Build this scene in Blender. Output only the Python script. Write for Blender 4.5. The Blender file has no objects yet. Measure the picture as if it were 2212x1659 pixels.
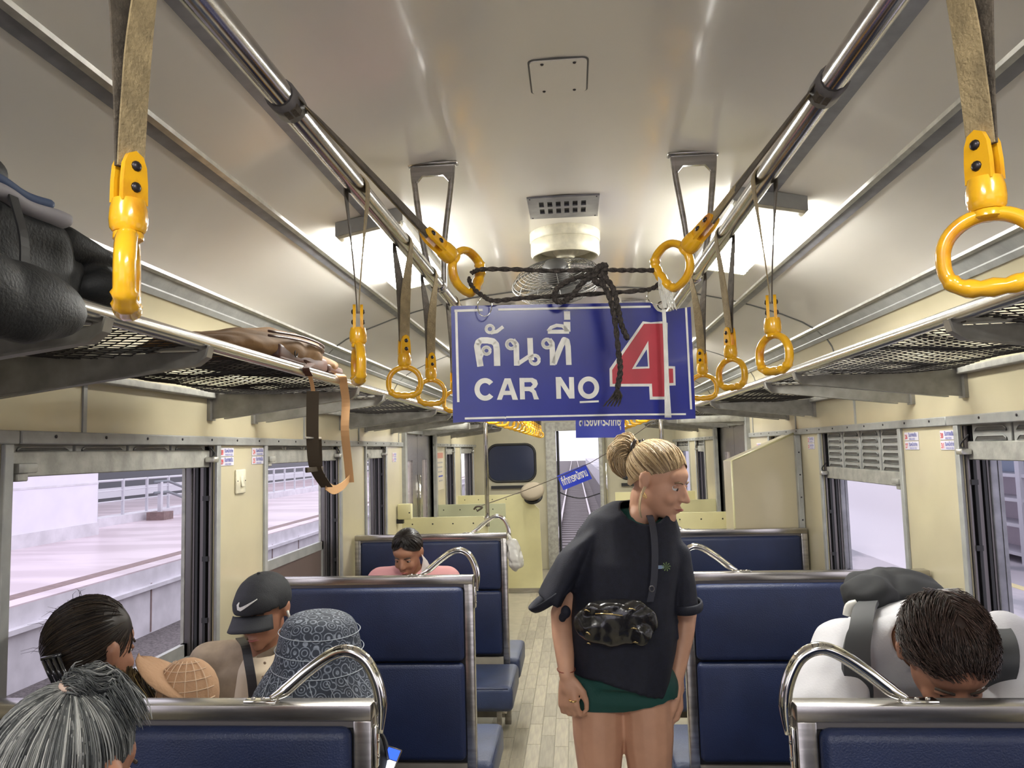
import bpy, bmesh, math, random
from math import sin, cos, pi, radians as R
from mathutils import Vector, Matrix, Euler, Quaternion
random.seed(7)
sc = bpy.context.scene
C = sc.collection
V = Vector

# ------------------------------------------------------------------ camera, world, exposure
F = 1631.4; YAW, PIT, ROL = .0794, .0863, .026
fwd = V((-sin(YAW)*cos(PIT), cos(YAW)*cos(PIT), sin(PIT))); rt = V((cos(YAW), sin(YAW), 0)); up = rt.cross(fwd)
r2 = rt*cos(ROL) - up*sin(ROL); u2 = rt*sin(ROL) + up*cos(ROL)
EYE = V((.007, 0, 1.6))
cd = bpy.data.cameras.new('camera'); cam = bpy.data.objects.new('camera', cd); C.objects.link(cam)
cam.matrix_world = Matrix(((r2.x, u2.x, -fwd.x, EYE.x), (r2.y, u2.y, -fwd.y, EYE.y), (r2.z, u2.z, -fwd.z, EYE.z), (0, 0, 0, 1)))
cd.sensor_width = 36; cd.lens = 36*F/2212; cd.clip_start = .02; cd.clip_end = 500
sc.camera = cam
sc.view_settings.view_transform = 'Standard'; sc.view_settings.look = 'None'; sc.view_settings.gamma = 1
sc.view_settings.use_curve_mapping = False; sc.view_settings.exposure = 0.74
W = bpy.data.worlds.new('sky'); sc.world = W; W.use_nodes = True
W.node_tree.nodes['Background'].inputs[0].default_value = (.90, .87, 1.0, 1)
W.node_tree.nodes['Background'].inputs[1].default_value = 1.1
LAMP = 34          # strength of the fluorescent diffusers

def U(px, py, ax, val):            # a point of the photograph at a known real plane
    d = fwd*F + r2*(px-1106) - u2*(py-829.5); k = 'xyz'.index(ax)
    return EYE + d*((val-EYE[k])/d[k])
def UY(px, py, y): return U(px, py, 'y', y)

# ------------------------------------------------------------------ materials
MATS = {}
def mat(name, col, rough=.5, metal=0, spec=.5, var=0, vscale=8, col2=None, bump=0, bscale=60, coat=0, emit=0, alpha=1, trans=0, stretch=None, ramp=(.35, .65), rand=0):
    if name in MATS: return MATS[name]
    m = bpy.data.materials.new(name); m.use_nodes = True; nt = m.node_tree; b = nt.nodes['Principled BSDF']; L = nt.links.new
    c4 = (*col, 1)
    b.inputs['Base Color'].default_value = c4; b.inputs['Roughness'].default_value = rough; b.inputs['Metallic'].default_value = metal
    b.inputs['Specular IOR Level'].default_value = spec; b.inputs['Coat Weight'].default_value = coat; b.inputs['Coat Roughness'].default_value = .08
    tc = nt.nodes.new('ShaderNodeTexCoord'); mp = nt.nodes.new('ShaderNodeMapping'); L(tc.outputs['Object'], mp.inputs['Vector'])
    if stretch: mp.inputs['Scale'].default_value = stretch
    if var or col2:
        n = nt.nodes.new('ShaderNodeTexNoise'); n.inputs['Scale'].default_value = vscale; n.inputs['Detail'].default_value = 6; L(mp.outputs[0], n.inputs['Vector'])
        cr = nt.nodes.new('ShaderNodeValToRGB'); L(n.outputs['Fac'], cr.inputs['Fac'])
        cr.color_ramp.elements[0].position = ramp[0]; cr.color_ramp.elements[1].position = ramp[1]
        if col2: cr.color_ramp.elements[0].color = (*col2, 1); cr.color_ramp.elements[1].color = c4
        else:
            cr.color_ramp.elements[0].color = tuple(x*(1-var) for x in col)+(1,); cr.color_ramp.elements[1].color = tuple(min(1, x*(1+var)) for x in col)+(1,)
        out = cr.outputs[0]
        if rand:
            oi = nt.nodes.new('ShaderNodeObjectInfo'); mr = nt.nodes.new('ShaderNodeMapRange'); mr.inputs['To Min'].default_value = 1-rand; mr.inputs['To Max'].default_value = 1+rand
            L(oi.outputs['Random'], mr.inputs['Value']); mx = nt.nodes.new('ShaderNodeVectorMath'); mx.operation = 'SCALE'; L(out, mx.inputs[0]); L(mr.outputs[0], mx.inputs['Scale']); out = mx.outputs[0]
        L(out, b.inputs['Base Color'])
    if bump:
        n2 = nt.nodes.new('ShaderNodeTexNoise'); n2.inputs['Scale'].default_value = bscale; n2.inputs['Detail'].default_value = 4; L(mp.outputs[0], n2.inputs['Vector'])
        bp = nt.nodes.new('ShaderNodeBump'); bp.inputs['Strength'].default_value = bump; bp.inputs['Distance'].default_value = .004; L(n2.outputs['Fac'], bp.inputs['Height']); L(bp.outputs[0], b.inputs['Normal'])
    if emit: b.inputs['Emission Color'].default_value = c4; b.inputs['Emission Strength'].default_value = emit
    if trans: b.inputs['Transmission Weight'].default_value = trans
    if alpha < 1: b.inputs['Alpha'].default_value = alpha
    MATS[name] = m; return m
def hairmat(name, cols, rough=.45):
    m = bpy.data.materials.new(name); m.use_nodes = True; nt = m.node_tree; b = nt.nodes['Principled BSDF']; b.inputs['Roughness'].default_value = rough
    a = nt.nodes.new('ShaderNodeAttribute'); a.attribute_name = 'hv'; cr = nt.nodes.new('ShaderNodeValToRGB'); nt.links.new(a.outputs['Fac'], cr.inputs['Fac'])
    while len(cr.color_ramp.elements) < len(cols): cr.color_ramp.elements.new(.5)
    for i, c in enumerate(cols): cr.color_ramp.elements[i].position = i/(len(cols)-1); b.inputs['Specular IOR Level'].default_value = .3; cr.color_ramp.elements[i].color = (*c, 1)
    nt.links.new(cr.outputs[0], b.inputs['Base Color']); return m

CREAM = mat('cream_paint', (.53, .475, .32), .28, var=.06, vscale=3, bump=.12, bscale=9, coat=.25)
CREAM2 = mat('cream_panel_paint', (.70, .66, .38), .3, var=.05, vscale=4, bump=.1, bscale=12, coat=.2)
GREENC = mat('pale_green_paint', (.50, .52, .34), .35, var=.06, vscale=4)
CEIL = mat('ceiling_paint', (.83, .795, .735), .2, var=.05, vscale=1.6, bump=.09, bscale=4, coat=.45, stretch=(1, .5, 1))
GREY = mat('grey_trim_paint', (.33, .335, .32), .4, var=.12, vscale=14, bump=.15, bscale=80)
GREYD = mat('grey_worn_trim', (.34, .335, .30), .42, var=.2, vscale=22, bump=.2, bscale=90)
BLUEG = mat('blue_grey_strip', (.22, .22, .245), .35, metal=.3, var=.15, vscale=20)
SEAM = mat('seam_grey', (.12, .12, .115), .5)
ALU = mat('aluminium', (.62, .61, .57), .3, metal=.9, var=.12, vscale=30)
STEEL = mat('brushed_steel', (.40, .38, .355), .24, metal=.95, var=.2, vscale=6, stretch=(1, 12, 12))
CHROME = mat('chrome', (.8, .79, .75), .07, metal=1)
RAIL = mat('hand_rail_steel', (.46, .45, .45), .17, metal=1, var=.15, vscale=20)
BRK = mat('rack_bracket_paint', (.25, .24, .215), .35, metal=.3, var=.18, vscale=18)
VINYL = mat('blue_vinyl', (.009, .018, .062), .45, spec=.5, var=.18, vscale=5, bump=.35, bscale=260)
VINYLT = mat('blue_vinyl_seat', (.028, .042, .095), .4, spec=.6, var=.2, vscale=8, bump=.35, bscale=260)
LAMIN = mat('beige_laminate', (.36, .33, .26), .35, var=.1, vscale=12)
DARK = mat('dark_track', (.012, .012, .013), .5)
DARK2 = mat('dark_track_edge', (.13, .12, .12), .4, metal=.4)
BLACK = mat('black', (.012, .012, .013), .5)
YEL = mat('yellow_plastic', (.80, .42, .012), .2, coat=.5, col2=(.50, .17, .012), vscale=26, ramp=(.30, .46), stretch=(1, 1, .6))
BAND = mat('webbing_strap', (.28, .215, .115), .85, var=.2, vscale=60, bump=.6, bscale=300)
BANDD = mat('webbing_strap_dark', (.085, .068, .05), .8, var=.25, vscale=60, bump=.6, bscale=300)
RIVET = mat('rivet', (.05, .045, .05), .35, metal=.8)
WHITE = mat('white_print', (.72, .71, .65), .5, var=.10, vscale=40)
SIGNB = mat('sign_blue', (.009, .017, .215), .25, coat=.2, var=.12, vscale=9)
SIGNB2 = mat('small_sign_blue', (.012, .035, .45), .25, coat=.3)
SIGNR = mat('sign_red', (.42, .022, .04), .35, var=.1, vscale=9)
LAMPM = mat('lamp_diffuser', (1, .985, .93), .5, emit=LAMP)
LABELW = mat('label_white', (.66, .63, .70), .4)
LABELR = mat('label_red', (.65, .1, .1), .5)
LABELB = mat('label_blue', (.07, .09, .40), .5)
NET = mat('net_cord', (.02, .017, .015), .8)
ROPE = mat('dark_rope', (.055, .045, .038), .85, bump=1, bscale=500, var=.5, vscale=200)
IVORY = mat('ivory_plastic', (.62, .58, .44), .35, var=.14, vscale=30)
SKIN1 = mat('skin_light', (.56, .31, .20), .5, var=.07, vscale=14)
SKIN2 = mat('skin_tan', (.34, .16, .095), .5, var=.08, vscale=14)
SKIN3 = mat('skin_brown', (.30, .14, .08), .5, var=.08, vscale=14)
EYEW = mat('eye_white', (.7, .68, .64), .2); EYED = mat('eye_dark', (.03, .02, .015), .15); LIP = mat('lip', (.36, .11, .09), .45)

# ------------------------------------------------------------------ mesh helpers
ORG = {}
class MB:
    def __init__(s): s.v = []; s.f = []
    def add(s, vs, fs):
        n = len(s.v); s.v += [tuple(p) for p in vs]; s.f += [tuple(i+n for i in f) for f in fs]; return s
    def box(s, a, b):
        x0, y0, z0 = [min(p, q) for p, q in zip(a, b)]; x1, y1, z1 = [max(p, q) for p, q in zip(a, b)]
        return s.add([(x0,y0,z0),(x1,y0,z0),(x1,y1,z0),(x0,y1,z0),(x0,y0,z1),(x1,y0,z1),(x1,y1,z1),(x0,y1,z1)],
                     [(0,3,2,1),(4,5,6,7),(0,1,5,4),(1,2,6,5),(2,3,7,6),(3,0,4,7)])
    def rbox(s, a, b, r=.01, n=3):                       # rounded box
        bm = bmesh.new(); x0, y0, z0 = [min(p, q) for p, q in zip(a, b)]; x1, y1, z1 = [max(p, q) for p, q in zip(a, b)]
        bmesh.ops.create_cube(bm, size=1)
        for v in bm.verts: v.co = V(((x0+x1)/2+v.co.x*(x1-x0), (y0+y1)/2+v.co.y*(y1-y0), (z0+z1)/2+v.co.z*(z1-z0)))
        bmesh.ops.bevel(bm, geom=bm.edges[:], offset=min(r, .49*min(x1-x0, y1-y0, z1-z0)), segments=n, profile=.5, affect='EDGES')
        return s.addbm(bm)
    def addbm(s, bm):
        bm.verts.index_update(); s.add([v.co[:] for v in bm.verts], [[v.index for v in f.verts] for f in bm.faces]); bm.free(); return s
    def tube(s, pts, r, n=10, closed=False, caps=True, flat=None, twist=0, up0=None):
        pts = [V(p) for p in pts]; m = len(pts); rs = r if isinstance(r, (list, tuple)) else [r]*m
        T = []
        for i in range(m):
            a = pts[(i-1) % m] if (closed or i > 0) else pts[i]; b = pts[(i+1) % m] if (closed or i < m-1) else pts[i]
            T.append((b-a).normalized() if (b-a).length > 1e-9 else V((0, 0, 1)))
        u = V(up0) if up0 is not None else (V((0, 0, 1)) if abs(T[0].z) < .9 else V((1, 0, 0)))
        u = (u-T[0]*u.dot(T[0])).normalized(); vs = []
        for i in range(m):
            if i: u = (u-T[i]*u.dot(T[i])).normalized()
            w = T[i].cross(u); tw = twist*i/max(1, m-1); uu = u*cos(tw)+w*sin(tw); ww = -u*sin(tw)+w*cos(tw)
            fx = flat or (1, 1)
            for k in range(n):
                a = 2*pi*k/n; vs.append(pts[i]+(uu*cos(a)*fx[0]+ww*sin(a)*fx[1])*rs[i])
        fs = []
        for i in range(m if closed else m-1):
            j = (i+1) % m
            for k in range(n): fs.append((i*n+k, i*n+(k+1) % n, j*n+(k+1) % n, j*n+k))
        if caps and not closed: fs.append(tuple(reversed(range(n)))); fs.append(tuple((m-1)*n+k for k in range(n)))
        return s.add(vs, fs)
    def ribbon(s, pts, side, w, t=.0015):                # flat band; side = width direction(s)
        m = len(pts); vs = []
        for i, p in enumerate(pts):
            p = V(p); sd = V(side[i] if isinstance(side[0], (list, tuple, Vector)) else side).normalized()
            a = V(pts[max(0, i-1)]); b = V(pts[min(m-1, i+1)]); nrm = (b-a).cross(sd).normalized(); ww = (w[i] if isinstance(w, (list, tuple)) else w)/2
            vs += [p-sd*ww-nrm*t/2, p+sd*ww-nrm*t/2, p+sd*ww+nrm*t/2, p-sd*ww+nrm*t/2]
        fs = [(0, 1, 2, 3), (4*m-1, 4*m-2, 4*m-3, 4*m-4)]
        for i in range(m-1):
            for k in range(4): fs.append((i*4+k, (i+1)*4+k, (i+1)*4+(k+1) % 4, i*4+(k+1) % 4))
        return s.add(vs, fs)
    def lathe(s, prof, c=(0, 0, 0), n=24, M=None):
        vs = []
        for r_, z_ in prof:
            for k in range(n):
                p = V((r_*cos(2*pi*k/n), r_*sin(2*pi*k/n), z_)); p = (M @ p if M else p)+V(c); vs.append(p)
        fs = []
        for i in range(len(prof)-1):
            for k in range(n): fs.append((i*n+k, i*n+(k+1) % n, (i+1)*n+(k+1) % n, (i+1)*n+k))
        fs.append(tuple(reversed(range(n)))); fs.append(tuple((len(prof)-1)*n+k for k in range(n)))
        return s.add(vs, fs)
    def prism(s, poly, o, ux, uy, d):                    # polygon (2D list) in frame o,ux,uy extruded by vector d
        o, ux, uy, d = V(o), V(ux), V(uy), V(d); n = len(poly)
        a = [o+ux*x+uy*y for x, y in poly]; vs = a+[p+d for p in a]
        fs = [tuple(range(n)), tuple(reversed(range(n, 2*n)))]+[(i, i+n, (i+1) % n+n, (i+1) % n) for i in range(n)]
        return s.add(vs, fs)
    def build(s, name, m, parent=None, smooth=False, auto=None, local=False):
        me = bpy.data.meshes.new(name); o0 = ORG.get(parent.name, V((0, 0, 0))) if (parent and not local) else V((0, 0, 0))
        vs = s.v if o0.length == 0 else [(x-o0.x, y-o0.y, z-o0.z) for x, y, z in s.v]
        me.from_pydata(vs, [], s.f); me.update()
        bm = bmesh.new(); bm.from_mesh(me); bmesh.ops.recalc_face_normals(bm, faces=bm.faces[:]); bm.to_mesh(me); bm.free()
        for mm in (m if isinstance(m, list) else [m]): me.materials.append(mm)
        if smooth or auto:
            me.polygons.foreach_set('use_smooth', [True]*len(me.polygons))
            if auto: me.set_sharp_from_angle(angle=R(auto))
        o = bpy.data.objects.new(name, me); C.objects.link(o)
        if parent: o.parent = parent; ORG[o.name] = o0
        return o
def tag(o, label=None, cat=None, group=None, kind=None):
    if label: o['label'] = label
    if cat: o['category'] = cat
    if group: o['group'] = group
    if kind: o['kind'] = kind
    return o
def thing(name, label, cat, loc=(0, 0, 0), group=None, kind=None):
    o = bpy.data.objects.new(name, None); C.objects.link(o); o.location = loc; o.empty_display_size = .1; ORG[o.name] = V(loc)
    return tag(o, label, cat, group, kind)
def copy_tree(o, parent=None):
    c = o.copy(); C.objects.link(c); c.parent = parent
    for ch in list(o.children): copy_tree(ch, c)
    return c
def part(o, name, m, parent, vs=None): return o.build(name, m, parent)
def box(name, a, b, m, parent=None, r=0):
    mb = MB(); (mb.rbox(a, b, r) if r else mb.box(a, b)); return mb.build(name, m, parent, auto=40 if r else None)
def lerp(a, b, t): return a+(b-a)*t
def bez(pts, n=16):                                    # Catmull-Rom through points
    P = [V(p) for p in pts]; P = [P[0]*2-P[1]]+P+[P[-1]*2-P[-2]]; out = []
    for i in range(1, len(P)-2):
        for k in range(n):
            t = k/n; a, b, c, d = P[i-1], P[i], P[i+1], P[i+2]
            out.append(.5*((2*b)+(-a+c)*t+(2*a-5*b+4*c-d)*t*t+(-a+3*b-3*c+d)*t**3))
    out.append(P[-2]); return out
_tc = {}
def textmesh(s, bold=0.0):
    key = (s, bold)
    if key in _tc: return _tc[key]
    c = bpy.data.curves.new('t', 'FONT'); c.body = s; c.size = 1; c.offset = bold; c.resolution_u = 3
    o = bpy.data.objects.new('t', c); C.objects.link(o); dg = bpy.context.evaluated_depsgraph_get()
    me = bpy.data.meshes.new_from_object(o.evaluated_get(dg)); vs = [v.co[:2] for v in me.vertices]; fs = [tuple(p.vertices) for p in me.polygons]
    bpy.data.objects.remove(o); bpy.data.curves.remove(c); bpy.data.meshes.remove(me)
    x0 = min(v[0] for v in vs); x1 = max(v[0] for v in vs); y0 = min(v[1] for v in vs); y1 = max(v[1] for v in vs)
    _tc[key] = ([((x-x0)/(x1-x0), (y-y0)/(y1-y0)) for x, y in vs], fs); return _tc[key]
def put_text(mb, s, o, ux, uy, w, h, bold=0.0, lift=(0, 0, 0)):
    vs, fs = textmesh(s, bold); o, ux, uy = V(o)+V(lift), V(ux), V(uy)
    mb.add([o+ux*(x*w)+uy*(y*h) for x, y in vs], fs)

# organic surfaces: a pile of closed primitives -> voxel remesh -> smooth, one continuous mesh
def P_cap(a, b, ra, rb): return ('c', V(a), V(b), ra, rb)
def P_ell(c, r, rot=None): return ('e', V(c), r, rot)
def P_loft(rings): return ('l', rings)                  # (centre, u vector, v vector)
def P_box(a, b, r): return ('b', a, b, r)
def blob(name, prims, m, parent=None, vox=.008, smooth=4, warp=None, cut=None, fac=.5, M=None, thick=0):
    mb = MB()
    for p in prims:
        if p[0] == 'c':
            a, b, ra, rb = p[1:]; d = b-a; L = max(d.length, 1e-5); n = 14; k = 6; pts = []; rs = []
            d = d.normalized()
            for i in range(k+1): t = -pi/2+pi/2*i/k; pts.append(a+d*(ra*sin(t)-1e-4*(k-i))); rs.append(max(.0008, ra*cos(t)))
            for i in range(k+1): t = pi/2*i/k; pts.append(b+d*(rb*sin(t)+1e-4*i)); rs.append(max(.0008, rb*cos(t)))
            mb.tube(pts, rs, n)
        elif p[0] == 'b': mb.rbox(p[1], p[2], p[3], 4)
        elif p[0] == 'e':
            bm = bmesh.new(); bmesh.ops.create_icosphere(bm, subdivisions=3, radius=1)
            for v in bm.verts:
                q = V((v.co.x*p[2][0], v.co.y*p[2][1], v.co.z*p[2][2])); q = (p[3] @ q) if p[3] else q; v.co = q+p[1]
            mb.addbm(bm)
        else:
            rings = p[1]; n = 24; vs = []
            for c, u, w in rings:
                for k in range(n): vs.append(V(c)+V(u)*cos(2*pi*k/n)+V(w)*sin(2*pi*k/n))
            fs = [(i*n+k, i*n+(k+1) % n, (i+1)*n+(k+1) % n, (i+1)*n+k) for i in range(len(rings)-1) for k in range(n)]
            fs += [tuple(reversed(range(n))), tuple((len(rings)-1)*n+k for k in range(n))]
            mb.add(vs, fs)
    if M: mb.v = [tuple(M @ V(v)) for v in mb.v]
    o = mb.build(name, m, parent); md = o.modifiers.new('r', 'REMESH'); md.mode = 'VOXEL'; md.voxel_size = vox; md.adaptivity = 0
    ms = o.modifiers.new('s', 'SMOOTH'); ms.iterations = smooth; ms.factor = fac
    dg = bpy.context.evaluated_depsgraph_get(); me = bpy.data.meshes.new_from_object(o.evaluated_get(dg)); old = o.data
    o.modifiers.clear(); o.data = me; bpy.data.meshes.remove(old); me.name = name
    o0 = ORG.get(parent.name, V((0, 0, 0))) if parent else V((0, 0, 0))
    if warp:
        for v in me.vertices: v.co = V(warp(v.co+o0))-o0
    if cut:
        bm = bmesh.new(); bm.from_mesh(me)
        bmesh.ops.delete(bm, geom=[f for f in bm.faces if cut(f.calc_center_median()+o0)], context='FACES')
        bmesh.ops.delete(bm, geom=[v for v in bm.verts if not v.link_faces], context='VERTS')
        for _ in range(3):
            bd = [v for v in bm.verts if v.is_boundary]; new = {}
            for v in bd:
                nb = [e.other_vert(v).co for e in v.link_edges if e.is_boundary]
                if len(nb) == 2: new[v] = v.co*.4+(nb[0]+nb[1])*.3
            for v, c in new.items(): v.co = c
        bm.to_mesh(me); bm.free()
    if thick:
        sd = o.modifiers.new('th', 'SOLIDIFY'); sd.thickness = thick; sd.offset = -1
    me.polygons.foreach_set('use_smooth', [True]*len(me.polygons)); me.update()
    return o
from mathutils import noise
def nz(p, s, seed=0): return noise.noise(V((p[0]*s+seed, p[1]*s+seed*1.7, p[2]*s-seed)))

# ================================================================== SETTING
HW = 1.33; Y0, Y1 = -2.6, 10.25
PROF = [(1.33, 1.80), (1.33, 2.03), (1.318, 2.075), (1.295, 2.115), (1.25, 2.16), (1.18, 2.205), (1.08, 2.25), (.93, 2.303), (.80, 2.34), (.66, 2.372), (.5, 2.40), (.3, 2.422), (0, 2.432)]
def zc(x):
    x = abs(x)
    for (a, za), (b, zb) in zip(PROF[1:], PROF[2:]):
        if b <= x <= a: return za+(zb-za)*(a-x)/(a-b)
    return 2.03
full = [(x, z) for x, z in PROF]+[(-x, z) for x, z in PROF[-2::-1]]
mb = MB(); n = len(full); ys = [Y0+(Y1-Y0)*i/24 for i in range(25)]
vs = [(x, y, z) for y in ys for x, z in full]+[(x*1.03, y, z+.03) for y in ys for x, z in full]
k0 = 25*n
fs = [(j*n+i, j*n+i+1, (j+1)*n+i+1, (j+1)*n+i) for j in range(24) for i in range(n-1)]+[(k0+j*n+i, k0+(j+1)*n+i, k0+(j+1)*n+i+1, k0+j*n+i+1) for j in range(24) for i in range(n-1)]
mb.add(vs, fs); ceiling = tag(mb.build('ceiling', [CEIL, CREAM], smooth=True), kind='structure')
for p in ceiling.data.polygons:
    if p.center.z < 2.125 : p.material_index = 1

floor = tag(box('floor', (-1.45, Y0, -.06), (1.45, Y1, -.004), mat('floor_base', (.30, .27, .20), .4, var=.1, vscale=10)), kind='structure')
PLK = mat('vinyl_plank', (.33, .29, .205), .5, col2=(.235, .21, .155), vscale=7, stretch=(9, 1, 1), rand=.16, bump=.1, bscale=40)
plank_me = []
for L_ in (.30, .42):
    b_ = MB().rbox((-.0365, -L_/2, -.004), (.0365, L_/2, 0), .0012, 1).build('plank', PLK); plank_me.append((L_, b_.data)); bpy.data.objects.remove(b_)
cnt = 0
for i in range(14):
    x = -.49+.0755*i; y = 2.25+random.random()*.25
    while y < 8.6 and cnt < 298:
        L_, me_ = random.choice(plank_me); o = bpy.data.objects.new('plank', me_); C.objects.link(o); o.parent = floor; o.location = (x, y+L_/2, 0); y += L_+.003; cnt += 1

# side walls: (openings in Y, z0, z1)
OPEN = {-1: [(-1.3, -.27), (.20, 1.23), (1.70, 2.73), (3.20, 4.23), (4.78, 5.28), (7.82, 8.36), (8.86, 9.95)],
        1: [(-1.3, -.27), (.20, 1.23), (1.70, 2.71), (3.20, 4.18), (4.76, 5.24), (7.82, 8.36), (8.86, 9.95)]}
DOOR = (5.88, 7.12)
for s, nm in ((-1, 'left'), (1, 'right')):
    wl = MB(); x0, x1 = s*HW, s*(HW+.11)
    wl.box((x0, Y0, 0), (x1, DOOR[0], .86)); wl.box((x0, DOOR[1], 0), (x1, Y1, .86)); wl.box((x0, Y0, 1.645), (x1, DOOR[0], 1.80)); wl.box((x0, DOOR[1], 1.645), (x1, Y1, 1.80)); wl.box((x0, DOOR[0], 1.78), (x1, DOOR[1], 1.83))
    y = Y0
    for a, b in sorted(OPEN[s]+[DOOR]): wl.box((x0, y, .86 if True else 0), (x1, a, 1.645)); y = b
    wl.box((x0, y, .86), (x1, Y1, 1.645))
    tag(wl.build('wall_'+nm, CREAM), kind='structure')
# trims along the car
tn = [0]
def trim(build, m, **k): tn[0] += 1; return tag(build.build('trim_%d' % tn[0], m, auto=40), kind='structure')
for s in (-1, 1):
    for a, b in ((Y0, 1.715 if s < 0 else 2.78), (1.72 if s < 0 else 2.785, DOOR[0]), (DOOR[1], Y1)):
        h = MB().rbox((s*HW, a, 1.643), (s*(HW-.014), b, 1.676), .003, 1)
        t_ = trim(h, GREY)
        q = MB()
        k = a+.12
        while k < b-.05: q.lathe([(.0045, 0), (.0045, .002), (.002, .003)], (s*(HW-.014), k, 1.663), 8, M=Matrix.Rotation(-s*pi/2, 3, 'Y')); k += .21
        q.build('screws', RIVET, t_)['kind'] = 'stuff'
    def strip(xa, xb, th, m, lift=0):
        q = MB(); st = 6; pts = []
        for i in range(st+1):
            x = xa+(xb-xa)*i/st; pts.append((s*x, zc(x)-lift))
        q.add([(x, y, z) for y in (Y0, Y1) for x, z in pts]+[(x, y, z-th) for y in (Y0, Y1) for x, z in pts],
              [(i, i+1, st+1+i+1, st+1+i) for i in range(st)]+[(2*(st+1)+i, 3*(st+1)+i, 3*(st+1)+i+1, 2*(st+1)+i+1) for i in range(st)]+
              [(0, st+1, 3*(st+1), 2*(st+1)), (st, 2*st+1, 4*st+3, 3*st+2)]); trim(q, m)
    strip(.865, .90, .006, BLUEG); strip(.853, .867, .011, ALU)
    strip(.60, .655, .006, BLUEG); strip(.593, .602, .010, ALU)
    strip(1.235, 1.285, .005, GREY); strip(1.228, 1.238, .010, ALU); strip(1.275, 1.29, .010, GREY)
    for i, (a, b) in enumerate(OPEN[s]):
        for yy in (a-.03, b):
            if yy > 5 and i == 4 and yy > 5.2: pass
            trim(MB().rbox((s*HW, yy, .80), (s*(HW-.012), yy+.03, 1.643), .002, 1), GREY)
    for yy in (1.96, 3.66, 4.62, 5.7):
        trim(MB().box((s*HW, yy, 1.676), (s*(HW-.005), yy+.016, 1.86)), GREY)
for yy in (3.89, 5.55, 7.3, 8.9):
    q = MB(); pts = [(x, z) for x, z in full[1:-1]]; m_ = len(pts)
    q.add([(x*.999, y, z-dz) for y in (yy-.007, yy+.007) for dz in (-.002, .004) for x, z in pts],
          [(b*m_+i, b*m_+i+1, b2*m_+i+1, b2*m_+i) for b, b2 in ((0, 1), (1, 3), (3, 2)) for i in range(m_-1)]); trim(q, SEAM)
for s in (-1, 1):
    tag(box('baseboard_'+('left' if s < 0 else 'right'), (s*HW, Y0, 0), (s*(HW-.012), DOOR[0], .09), STEEL), kind='structure')

# ---- windows
FROST = mat('frosted_sash', (.16, .12, .105), .3)
def louver_panel(w, y0, s, x, z0, z1, rows, pw_=.19, m=GREY):
    fr = MB(); t = .012; W_ = pw_; g = .022
    cw = W_
    p = MB(); h = (z1-z0)/rows
    p.rbox((x, y0, z0), (x+s*t, y0+cw, z1), .002, 1)
    lp = p.build('louver_panel', m, w, auto=40)
    for i in range(rows):
        zz = z0+i*h; a, b = y0+.022, y0+cw-.022; e = .016
        sh = [(a, .20), (b, .20), (b-.004, .50), (b-e, .70), (a+e, .70), (a+.004, .50)]
        q = MB(); q.prism([(u, zz+v*h) for u, v in sh], (x-s*.002, 0, 0), (0, 1, 0), (0, 0, 1), (s*.003, 0, 0)); sl_ = q.build('dark_opening', mat('opening_shade', (.055, .052, .048), .5, var=.2, vscale=30), lp)  # thin dark plate: the shade of a recessed louver opening put into its colour
        MB().tube([(x-s*.003, u, zz+v*h) for u, v in sh], .0022, 5, closed=True).build('lip', m, sl_, smooth=True)
wn = [0]; TRK = mat('track_metal', (.15, .135, .135), .35, metal=.5)
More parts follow.
